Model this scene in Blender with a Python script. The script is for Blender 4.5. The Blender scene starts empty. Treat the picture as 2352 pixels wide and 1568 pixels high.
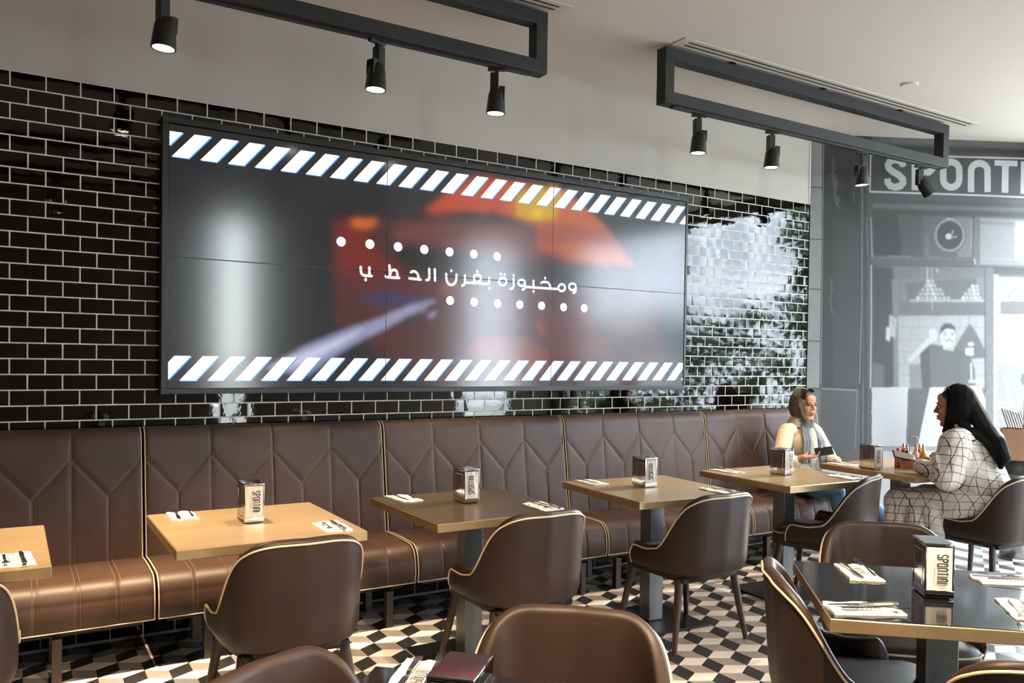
import bpy, bmesh, math, random
import numpy as np
from mathutils import Vector, Matrix, Euler

R = math.radians
rnd = random.Random(7)
scene = bpy.context.scene
col = scene.collection

# ------------------------------------------------------------------ camera
CAM = Vector((0.0107, -4.711, 1.45))
cd = bpy.data.cameras.new('camera'); cam = bpy.data.objects.new('camera', cd); col.objects.link(cam)
cam.location = CAM
yaw, pitch, roll = 0.5485, -0.0184, 0.0137
fw = Vector((math.sin(yaw)*math.cos(pitch), math.cos(yaw)*math.cos(pitch), math.sin(pitch)))
r0 = Vector((math.cos(yaw), -math.sin(yaw), 0)); u0 = r0.cross(fw)
cr = math.cos(roll)*r0 + math.sin(roll)*u0; cu = -math.sin(roll)*r0 + math.cos(roll)*u0
cam.rotation_euler = Matrix((cr, cu, -fw)).transposed().to_euler()
cd.sensor_width = 36.0; cd.lens = 36.0*1880.54/2352; cd.shift_y = 78.65/2352
cd.clip_start = 0.02
scene.camera = cam

# ------------------------------------------------------------------ world, sun, exposure
world = bpy.data.worlds.new('world'); scene.world = world; world.use_nodes = True
wn = world.node_tree.nodes; wl = world.node_tree.links
bg = wn['Background']; tc = wn.new('ShaderNodeTexCoord'); sp = wn.new('ShaderNodeSeparateXYZ'); ramp = wn.new('ShaderNodeValToRGB')
wl.new(tc.outputs['Generated'], sp.inputs[0]); wl.new(sp.outputs['Z'], ramp.inputs[0])
ramp.color_ramp.elements[0].color = (0.96, 0.97, 0.97, 1); ramp.color_ramp.elements[1].color = (0.72, 0.84, 1.0, 1)
wl.new(ramp.outputs[0], bg.inputs[0]); bg.inputs[1].default_value = 28.0
sd = bpy.data.lights.new('sun', 'SUN'); sun = bpy.data.objects.new('sun', sd); col.objects.link(sun)
sd.energy = 7.6; sd.color = (1.0, 0.86, 0.66); sd.angle = R(0.6)
SUN_DIR = Vector((-1.0, 0.021, -0.40)).normalized()
sun.rotation_euler = SUN_DIR.to_track_quat('-Z', 'Y').to_euler(); sun.location = (14, -1, 8)
vs = scene.view_settings
vs.view_transform = 'Standard'; vs.look = 'None'; vs.gamma = 1.0; vs.use_curve_mapping = False
vs.exposure = 0.56
scene.cycles.use_denoising = True
scene.cycles.max_bounces = 10; scene.cycles.diffuse_bounces = 7; scene.cycles.glossy_bounces = 4; scene.cycles.transparent_max_bounces = 12; scene.cycles.transmission_bounces = 8
scene.cycles.sample_clamp_indirect = 6.0; scene.cycles.caustics_reflective = False; scene.cycles.caustics_refractive = False
def window_light(name, loc, sx, sy, normal, power, color):
    """daylight entering through a window opening (sits in the opening)"""
    d = bpy.data.lights.new(name, 'AREA'); o = bpy.data.objects.new(name, d); col.objects.link(o)
    d.shape = 'RECTANGLE'; d.size = sx; d.size_y = sy; d.energy = power; d.color = color
    o.location = loc; o.rotation_euler = Vector(normal).to_track_quat('-Z', 'Y').to_euler()
    d.cycles.is_portal = power == 0
    return o
FX = 7.66                                           # the glazed facade
window_light('facade_portal', (FX+.06, -3.2, 1.65), 4.8, 3.2, (-1, 0, 0), 0, (1, 1, 1))
window_light('rear_portal', (6.42, -6.55, 1.65), .95, 3.3, (0, 1, 0), 0, (1, 1, 1))

# ------------------------------------------------------------------ helpers
def lin(c):
    out = []
    for v in c[:3]:
        v = v/255.0
        out.append(v/12.92 if v <= 0.04045 else ((v+0.055)/1.055)**2.4)
    return tuple(out)

def material(name, rgb, rough=0.5, metal=0.0, spec=0.5, noise=None, bump=None, coat=0.0, emit=None, sheen=0.0):
    """noise = (scale, amount, stretch) varies the colour; bump = (scale, strength, distance)"""
    m = bpy.data.materials.new(name); m.use_nodes = True
    nt = m.node_tree; b = nt.nodes['Principled BSDF']
    c = lin(rgb)
    b.inputs['Base Color'].default_value = (*c, 1); b.inputs['Roughness'].default_value = rough
    b.inputs['Metallic'].default_value = metal; b.inputs['Specular IOR Level'].default_value = spec
    b.inputs['Coat Weight'].default_value = coat; b.inputs['Coat Roughness'].default_value = 0.08
    if sheen: b.inputs['Sheen Weight'].default_value = sheen
    if emit: b.inputs['Emission Color'].default_value = (*lin(emit[0]), 1); b.inputs['Emission Strength'].default_value = emit[1]
    if noise or bump:
        t = nt.nodes.new('ShaderNodeTexCoord')
    if noise:
        mp = nt.nodes.new('ShaderNodeMapping'); n = nt.nodes.new('ShaderNodeTexNoise'); rp = nt.nodes.new('ShaderNodeValToRGB')
        nt.links.new(t.outputs['Object'], mp.inputs[0]); nt.links.new(mp.outputs[0], n.inputs['Vector']); nt.links.new(n.outputs['Fac'], rp.inputs[0])
        if len(noise) > 2: mp.inputs['Scale'].default_value = noise[2]
        n.inputs['Scale'].default_value = noise[0]; n.inputs['Detail'].default_value = 5
        a = noise[1]
        rp.color_ramp.elements[0].position = .3; rp.color_ramp.elements[1].position = .7
        rp.color_ramp.elements[0].color = (*[v*(1-a) for v in c], 1); rp.color_ramp.elements[1].color = (*[min(1, v*(1+a)) for v in c], 1)
        nt.links.new(rp.outputs[0], b.inputs['Base Color'])
    if bump:
        n2 = nt.nodes.new('ShaderNodeTexNoise'); bp = nt.nodes.new('ShaderNodeBump')
        nt.links.new(t.outputs['Object'], n2.inputs['Vector']); nt.links.new(n2.outputs['Fac'], bp.inputs['Height'])
        n2.inputs['Scale'].default_value = bump[0]; n2.inputs['Detail'].default_value = 3
        bp.inputs['Strength'].default_value = bump[1]; bp.inputs['Distance'].default_value = bump[2]
        nt.links.new(bp.outputs[0], b.inputs['Normal'])
    return m

class MB:
    """collects shapes; build() links them as ONE mesh object"""
    def __init__(s): s.v = []; s.f = []; s.m = []; s.crisp = False
    def add(s, verts, faces, mi=0):
        o = len(s.v); s.v += [tuple(v) for v in verts]; s.f += [tuple(i+o for i in f) for f in faces]; s.m += [mi]*len(faces)
        return s
    def box(s, x0, x1, y0, y1, z0, z1, mi=0):
        v = [(x, y, z) for z in (z0, z1) for y in (y0, y1) for x in (x0, x1)]
        return s.add(v, [(0,2,3,1),(4,5,7,6),(0,1,5,4),(2,6,7,3),(0,4,6,2),(1,3,7,5)], mi)
    def rbox(s, x0, x1, y0, y1, z0, z1, c=.005, seg=2, mi=0, M=None):
        s.crisp = True; bm = bmesh.new(); bmesh.ops.create_cube(bm, size=1)
        for v in bm.verts: v.co = Vector(((x0+x1)/2+v.co.x*(x1-x0), (y0+y1)/2+v.co.y*(y1-y0), (z0+z1)/2+v.co.z*(z1-z0)))
        bmesh.ops.bevel(bm, geom=bm.edges[:], offset=c, segments=seg, affect='EDGES', profile=.5)
        bm.verts.ensure_lookup_table()
        s.add([(M @ v.co if M else v.co) for v in bm.verts], [[v.index for v in f.verts] for f in bm.faces], mi); bm.free()
        return s
    def tube(s, pts, rad, n=8, closed=False, mi=0, caps=True):
        pts = [Vector(p) for p in pts]; N = len(pts)
        rr = rad if hasattr(rad, '__len__') else [rad]*N
        vs_ = []; prev = None
        for i, p in enumerate(pts):
            a = pts[(i-1) % N] if (closed or i > 0) else p; b = pts[(i+1) % N] if (closed or i < N-1) else p
            t = (b-a)
            t = t.normalized() if t.length > 1e-9 else Vector((0, 0, 1))
            if prev is None: prev = t.orthogonal().normalized()
            prev = (prev - t*prev.dot(t))
            prev = prev.normalized() if prev.length > 1e-6 else t.orthogonal().normalized()
            q = t.cross(prev)
            vs_ += [p + rr[i]*(math.cos(2*math.pi*k/n)*prev + math.sin(2*math.pi*k/n)*q) for k in range(n)]
        fs = []
        for i in range(N if closed else N-1):
            j = (i+1) % N
            fs += [(i*n+k, i*n+(k+1) % n, j*n+(k+1) % n, j*n+k) for k in range(n)]
        if caps and not closed: fs += [tuple(reversed(range(n))), tuple((N-1)*n+k for k in range(n))]
        return s.add(vs_, fs, mi)
    def lathe(s, prof, c=(0, 0, 0), n=24, mi=0, M=None):
        """prof = (radius, z) from bottom to top, closed at both ends"""
        v = []; f = []; c = Vector(c)
        for (r_, z) in prof:
            for k in range(n):
                p = Vector((r_*math.cos(2*math.pi*k/n), r_*math.sin(2*math.pi*k/n), z)); v.append((M @ p if M else p)+c)
        for i in range(len(prof)-1):
            f += [(i*n+k, i*n+(k+1) % n, (i+1)*n+(k+1) % n, (i+1)*n+k) for k in range(n)]
        f += [tuple(reversed(range(n))), tuple((len(prof)-1)*n+k for k in range(n))]
        return s.add(v, f, mi)
    def prism(s, poly, fn, d0, d1, mi=0):
        """poly of (a, b); fn(a, b, d) -> xyz"""
        n = len(poly); v = [fn(a, b, d0) for a, b in poly]+[fn(a, b, d1) for a, b in poly]
        return s.add(v, [tuple(reversed(range(n))), tuple(range(n, 2*n))]+[(k, (k+1) % n, n+(k+1) % n, n+k) for k in range(n)], mi)
    def grid(s, P, mi=0, closed_u=False):
        """P[i][j] rows of points"""
        nu, nv = len(P), len(P[0]); v = [p for row in P for p in row]
        f = [(i*nv+j, ((i+1) % nu)*nv+j, ((i+1) % nu)*nv+j+1, i*nv+j+1) for i in range(nu if closed_u else nu-1) for j in range(nv-1)]
        return s.add(v, f, mi)
    def ribbon(s, pts, w, fn, d, mi=0, ends=True):
        """flat stroke with round joins in a plane; fn(a, b, d) -> xyz"""
        h = w/2
        for (a, b), (c, e) in zip(pts[:-1], pts[1:]):
            dx, dy = c-a, e-b; L = math.hypot(dx, dy)
            if L < 1e-7: continue
            nx, ny = -dy/L*h, dx/L*h
            s.add([fn(a+nx, b+ny, d), fn(a-nx, b-ny, d), fn(c-nx, e-ny, d), fn(c+nx, e+ny, d)], [(0, 1, 2, 3)], mi)
        for k, (a, b) in enumerate(pts):
            if ends or 0 < k < len(pts)-1:
                s.add([fn(a+h*.98*math.cos(t*math.pi/5), b+h*.98*math.sin(t*math.pi/5), d) for t in range(10)], [tuple(range(10))], mi)
        return s
    def mesh(s, name, mats, smooth=True, sharp=40):
        me = bpy.data.meshes.new(name); me.from_pydata([tuple(v) for v in s.v], [], s.f)
        for m in (mats if isinstance(mats, (list, tuple)) else [mats]): me.materials.append(m)
        if any(s.m): me.polygons.foreach_set('material_index', s.m)
        me.validate(); me.update()
        if smooth:
            me.polygons.foreach_set('use_smooth', [True]*len(me.polygons))
            if sharp: me.set_sharp_from_angle(angle=R(20 if s.crisp else sharp))
        return me
    def build(s, name, mats, parent=None, smooth=True, sharp=40, loc=None):
        return link(name, s.mesh(name, mats, smooth, sharp), parent, loc)

def link(name, me, parent=None, loc=None, rot=None):
    o = bpy.data.objects.new(name, me); col.objects.link(o)
    if parent: o.parent = parent
    if loc is not None: o.location = loc
    if rot is not None: o.rotation_euler = rot
    return o
def tag(o, label=None, cat=None, group=None, kind=None):
    if label: o['label'] = label
    if cat: o['category'] = cat
    if group: o['group'] = group
    if kind: o['kind'] = kind
    return o
def thing(name, label, cat, loc=(0, 0, 0), rz=0.0, group=None):
    o = bpy.data.objects.new(name, None); col.objects.link(o)
    o.empty_display_size = .1; o.location = loc; o.rotation_euler = (0, 0, rz)
    return tag(o, label, cat, group)
def dup(root, label, loc, rz=0.0):
    r_ = root.copy(); col.objects.link(r_); r_.location = loc; r_.rotation_euler = (0, 0, rz); r_['label'] = label
    for ch in list(root.children):
        c = ch.copy(); col.objects.link(c); c.parent = r_
        for g in list(ch.children):
            d = g.copy(); col.objects.link(d); d.parent = c
    return r_
def structure(o): o['kind'] = 'structure'; return o

# flat prints painted by rule on a canvas, then carried by the vertices of a fine mesh
class Canvas:
    def __init__(s, a0, a1, b0, b1, step, nch):
        s.a = np.arange(a0, a1+step*.5, step); s.b = np.arange(b0, b1+step*.5, step); s.step = step
        s.im = np.zeros((len(s.b), len(s.a), nch), np.float32)
    def win(s, a0, a1, b0, b1):
        return (slice(*np.searchsorted(s.b, (b0, b1+1e-9))), slice(*np.searchsorted(s.a, (a0, a1+1e-9))))
    def poly(s, pts, colr):
        xs = [q[0] for q in pts]; ys = [q[1] for q in pts]; w = s.win(min(xs), max(xs), min(ys), max(ys))
        A, B = np.meshgrid(s.a[w[1]], s.b[w[0]])
        if A.size == 0: return
        ins = np.zeros(A.shape, bool); n = len(pts)
        for k in range(n):
            (x0, y0), (x1, y1) = pts[k], pts[(k+1) % n]
            if y0 == y1: continue
            ins ^= ((y0 > B) != (y1 > B)) & (A < (x1-x0)*(B-y0)/(y1-y0)+x0)
        s.im[w][ins] = colr
    def line(s, pts, wd, colr, butt=False):
        h = wd/2
        for (x0, y0), (x1, y1) in zip(pts[:-1], pts[1:]):
            w = s.win(min(x0, x1)-h-s.step, max(x0, x1)+h+s.step, min(y0, y1)-h-s.step, max(y0, y1)+h+s.step)
            A, B = np.meshgrid(s.a[w[1]], s.b[w[0]])
            if A.size == 0: continue
            dx, dy = x1-x0, y1-y0; L = dx*dx+dy*dy+1e-12
            t = np.clip(((A-x0)*dx+(B-y0)*dy)/L, 0, 1); d = np.hypot(A-x0-t*dx, B-y0-t*dy)
            if butt:
                if (x0, y0) == tuple(pts[0]): d = np.where((A-x0)*dx+(B-y0)*dy < 0, 9, d)
                if (x1, y1) == tuple(pts[-1]): d = np.where((A-x1)*dx+(B-y1)*dy > 0, 9, d)
            k = np.clip((h-d)/s.step+.5, 0, 1)[..., None]; s.im[w] = s.im[w]*(1-k)+np.array(colr)*k
    def ell(s, c, r_, colr):
        w = s.win(c[0]-r_[0], c[0]+r_[0], c[1]-r_[1], c[1]+r_[1]); A, B = np.meshgrid(s.a[w[1]], s.b[w[0]])
        ins = ((A-c[0])/r_[0])**2+((B-c[1])/r_[1])**2 <= 1; s.im[w][ins] = colr
    def blur(s, n):
        for _ in range(2):
            for ax in (0, 1):
                p = np.pad(s.im, [(n, n) if k == ax else (0, 0) for k in range(3)], mode='edge'); c = np.cumsum(p, axis=ax)
                z = np.zeros_like(np.take(c, [0], ax)); c = np.concatenate([z, c], ax); L = s.im.shape[ax]
                s.im = (np.take(c, range(2*n+1, 2*n+1+L), ax)-np.take(c, range(0, L), ax))/(2*n+1)
    def mesh(s, name, fn, mat):
        A, B = np.meshgrid(s.a, s.b); v = np.array(fn(A.ravel(), B.ravel())).T
        nb, na = A.shape; idx = np.arange(na*nb).reshape(nb, na)
        f = np.stack([idx[:-1, :-1], idx[:-1, 1:], idx[1:, 1:], idx[1:, :-1]], -1).reshape(-1, 4)
        me = bpy.data.meshes.new(name); me.vertices.add(len(v)); me.vertices.foreach_set('co', v.astype(np.float32).ravel())
        me.loops.add(f.size); me.loops.foreach_set('vertex_index', f.ravel().astype(np.int32))
        me.polygons.add(len(f)); me.polygons.foreach_set('loop_start', np.arange(0, f.size, 4, dtype=np.int32))
        at = me.color_attributes.new('print', 'FLOAT_COLOR', 'POINT'); rgba = np.ones((na*nb, 4), np.float32)
        im = s.im.reshape(na*nb, -1); rgba[:, :3] = im if im.shape[1] == 3 else np.repeat(im, 3, 1)
        at.data.foreach_set('color', rgba.ravel()); me.materials.append(mat); me.update(); me.validate(); return me
def attr_node(nt):
    a = nt.nodes.new('ShaderNodeAttribute'); a.attribute_name = 'print'; return a

# ------------------------------------------------------------------ materials
MAT = {}
def mat(key, *a, **k): MAT[key] = material(key, *a, **k); return MAT[key]
mat('plaster', (200, 195, 188), .8, bump=(60, .05, .002))
mat('ceiling_paint', (220, 213, 205), .85)
mat('grout_light', (236, 226, 212), .9, noise=(40, .12))
mat('grout_dark', (60, 57, 54), .9)
mat('black_tile', (9, 8, 8), .035, spec=.55, bump=(22, .035, .01))
mat('floor_black', (38, 36, 36), .42, noise=(30, .25))
mat('floor_grey', (140, 131, 126), .42, noise=(25, .1))
mat('floor_white', (206, 199, 191), .42, noise=(25, .06))
mat('grout_grey', (140, 136, 128), .9)
mat('leather', (70, 50, 40), .47, spec=.4, noise=(6, .14), bump=(420, .12, .0006))
mat('chair_leather', (49, 36, 30), .46, spec=.3, noise=(5, .1), bump=(500, .1, .0005))
mat('piping', (206, 186, 156), .5)
mat('thread', (136, 118, 104), .85)
mat('leg_wood', (54, 38, 32), .38, noise=(40, .2, (1, 1, .1)))
mat('steel', (128, 130, 130), .35, metal=.55, noise=(14, .25, (1, 1, .2)))
mat('black_steel', (20, 20, 20), .35, metal=.3)
mat('bench_leg', (70, 62, 56), .4, metal=.6)
mat('brass', (170, 146, 112), .32, metal=.6, noise=(9, .12, (.6, 6, 6)), bump=(90, .03, .002))
mat('brass_shaded', (104, 88, 66), .3, metal=.72, noise=(9, .14, (.6, 6, 6)), bump=(90, .03, .002))  # brass with shade put into its colour, for the table outside the spotlights
mat('brass_edge', (188, 162, 122), .32, metal=.7, noise=(14, .12))
mat('gloss_black', (22, 22, 24), .07, spec=.7)
mat('chrome', (200, 200, 202), .08, metal=1.0)
mat('cutlery_steel', (190, 188, 184), .18, metal=1.0)
mat('knife_handle', (26, 26, 30), .35)
mat('napkin_paper', (232, 226, 218), .85, bump=(120, .2, .002))
mat('print_ink', (70, 64, 62), .8)
mat('print_grey', (150, 140, 134), .8)
mat('frame_grey', (44, 44, 43), .6, spec=.3)
mat('lamp_black', (16, 15, 15), .4)
mat('fin_black', (8, 8, 8), .5)
mat('lens_glow', (255, 250, 240), .4, emit=((255, 240, 215), 14.0))
mat('lens_off', (60, 60, 62), .2)
mat('tv_black', (12, 13, 14), .3)
mat('tv_frame', (24, 25, 26), .35)
mat('skin', (190, 134, 104), .5, spec=.35, noise=(18, .05))
mat('skin_dark', (172, 112, 84), .5, spec=.35, noise=(18, .05))
mat('hair', (28, 20, 18), .5)
mat('lip', (160, 84, 76), .4)
mat('eye_white', (188, 180, 174), .25)
mat('iris', (34, 22, 16), .2)
mat('cream_shirt', (228, 208, 182), .8, noise=(9, .06), bump=(16, .5, .012))
mat('grey_scarf', (104, 97, 88), .85, noise=(24, .3, (1, 1, .35)), bump=(34, .7, .012))
mat('blue_scarf', (112, 118, 122), .85, noise=(36, .25, (1.4, 1.4, .12)), bump=(44, .8, .012))
mat('floral', (196, 186, 170), .85, noise=(70, .35))
mat('jeans', (58, 96, 128), .8, noise=(50, .2))
mat('black_scarf', (9, 9, 10), .85, spec=.2, bump=(9, .6, .02))
mat('black_cloth', (16, 16, 18), .8)
mat('white_shoe', (214, 206, 200), .5)
mat('phone_black', (10, 10, 12), .12)
mat('phone_red', (92, 20, 30), .3)
mat('phone_glass', (110, 100, 82), .15)
mat('gold', (200, 160, 84), .3, metal=1.0)
mat('oil', (168, 120, 22), .08, spec=.6)
mat('oil_dark', (92, 74, 20), .08, spec=.6)
mat('sauce_red', (150, 44, 24), .1, spec=.6)
mat('cap_red', (190, 30, 48), .35)
mat('copper', (206, 150, 122), .18, metal=1.0)
mat('label_green', (24, 70, 46), .6)
mat('label_white', (230, 226, 218), .7)
mat('walnut', (142, 106, 80), .5, noise=(8, .16, (1, 1, .08)))
mat('menu_brown', (112, 90, 70), .7)
mat('folder_blue', (150, 178, 188), .6)
MAT['screen_blue'] = material('screen_blue', (10, 10, 10), .2, emit=((70, 170, 250), .6))
mat('menu_dark', (58, 46, 38), .7)
mat('bin_black', (40, 46, 47), .35)
mat('bin_steel', (180, 182, 184), .3, metal=1.0)
mat('vent_white', (206, 199, 189), .6)
mat('vent_dark', (60, 56, 52), .8)
mat('dark_wall', (110, 100, 92), .7)
mat('rear_wall', (120, 108, 98), .8)
mat('pale_building', (228, 228, 238), .9, noise=(.6, .12))
mat('facade_glass', (172, 178, 188), .2)
mat('pavement', (176, 170, 162), .9, noise=(1, .1))
mat('leaf', (34, 54, 26), .7, noise=(9, .5))
mat('bark', (70, 58, 48), .9)
mat('window_metal', (30, 31, 32), .4, metal=.4)

def make_glass():
    m = bpy.data.materials.new('glass'); m.use_nodes = True; nt = m.node_tree; nt.nodes.clear()
    o = nt.nodes.new('ShaderNodeOutputMaterial'); mx = nt.nodes.new('ShaderNodeMixShader'); t = nt.nodes.new('ShaderNodeBsdfTransparent'); g = nt.nodes.new('ShaderNodeBsdfGlossy')
    g.inputs['Roughness'].default_value = .02; mx.inputs[0].default_value = .07; t.inputs[0].default_value = (.94, .97, .96, 1)
    nt.links.new(t.outputs[0], mx.inputs[1]); nt.links.new(g.outputs[0], mx.inputs[2]); nt.links.new(mx.outputs[0], o.inputs[0]); return m
MAT['glass'] = make_glass()
def make_print(name, rough, spec, emit=0.0):
    m = material(name, (200, 200, 200), rough, spec=spec); nt = m.node_tree; b = nt.nodes['Principled BSDF']; a = attr_node(nt)
    if emit:
        b.inputs['Base Color'].default_value = (.006, .006, .007, 1)
        nt.links.new(a.outputs['Color'], b.inputs['Emission Color']); b.inputs['Emission Strength'].default_value = emit
    else: nt.links.new(a.outputs['Color'], b.inputs['Base Color'])
    return m
MAT['mural_print'] = make_print('mural_print', .5, .35)
MAT['screen'] = make_print('screen', .15, .68, .62)
MAT['screen_white'] = material('screen_white', (10, 10, 10), .2, emit=((236, 246, 255), .85))
def make_plaid():
    m = material('plaid_cotton', (226, 212, 200), .85, bump=(13, .9, .022)); nt = m.node_tree; b = nt.nodes['Principled BSDF']
    t = nt.nodes.new('ShaderNodeTexCoord'); n = nt.nodes.new('ShaderNodeTexNoise'); n.inputs['Scale'].default_value = 5.5
    mx = nt.nodes.new('ShaderNodeVectorMath'); mx.operation = 'MULTIPLY_ADD'; mx.inputs[1].default_value = (.055, .055, .055)
    nt.links.new(t.outputs['Object'], n.inputs['Vector']); nt.links.new(n.outputs['Color'], mx.inputs[0]); nt.links.new(t.outputs['Object'], mx.inputs[2])
    n3 = nt.nodes.new('ShaderNodeTexNoise'); n3.inputs['Scale'].default_value = 6.5; nt.links.new(t.outputs['Object'], n3.inputs['Vector'])
    outs = []
    for vec, per, wd in (((.25, .1, 1), .054, .055), ((1, -.55, .05), .064, .05), ((.1, 1, .3), .085, .032)):
        d = nt.nodes.new('ShaderNodeVectorMath'); d.operation = 'DOT_PRODUCT'; d.inputs[1].default_value = vec; nt.links.new(mx.outputs[0], d.inputs[0])
        dv = nt.nodes.new('ShaderNodeMath'); dv.operation = 'DIVIDE'; dv.inputs[1].default_value = per; nt.links.new(d.outputs['Value'], dv.inputs[0])
        fr = nt.nodes.new('ShaderNodeMath'); fr.operation = 'FRACT'; nt.links.new(dv.outputs[0], fr.inputs[0])
        w = nt.nodes.new('ShaderNodeMath'); w.operation = 'MULTIPLY'; w.inputs[1].default_value = wd*2.1; nt.links.new(n3.outputs['Fac'], w.inputs[0])
        lt = nt.nodes.new('ShaderNodeMath'); lt.operation = 'LESS_THAN'; nt.links.new(fr.outputs[0], lt.inputs[0]); nt.links.new(w.outputs[0], lt.inputs[1]); outs.append(lt)
    a = outs[0]
    for o in outs[1:]:
        k = nt.nodes.new('ShaderNodeMath'); k.operation = 'MAXIMUM'; nt.links.new(a.outputs[0], k.inputs[0]); nt.links.new(o.outputs[0], k.inputs[1]); a = k
    mc = nt.nodes.new('ShaderNodeMix'); mc.data_type = 'RGBA'; nt.links.new(a.outputs[0], mc.inputs[0])
    mc.inputs[6].default_value = (*lin((236, 226, 216)), 1); mc.inputs[7].default_value = (*lin((44, 34, 34)), 1)
    nt.links.new(mc.outputs[2], b.inputs['Base Color']); return m
MAT['plaid'] = make_plaid()

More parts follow.
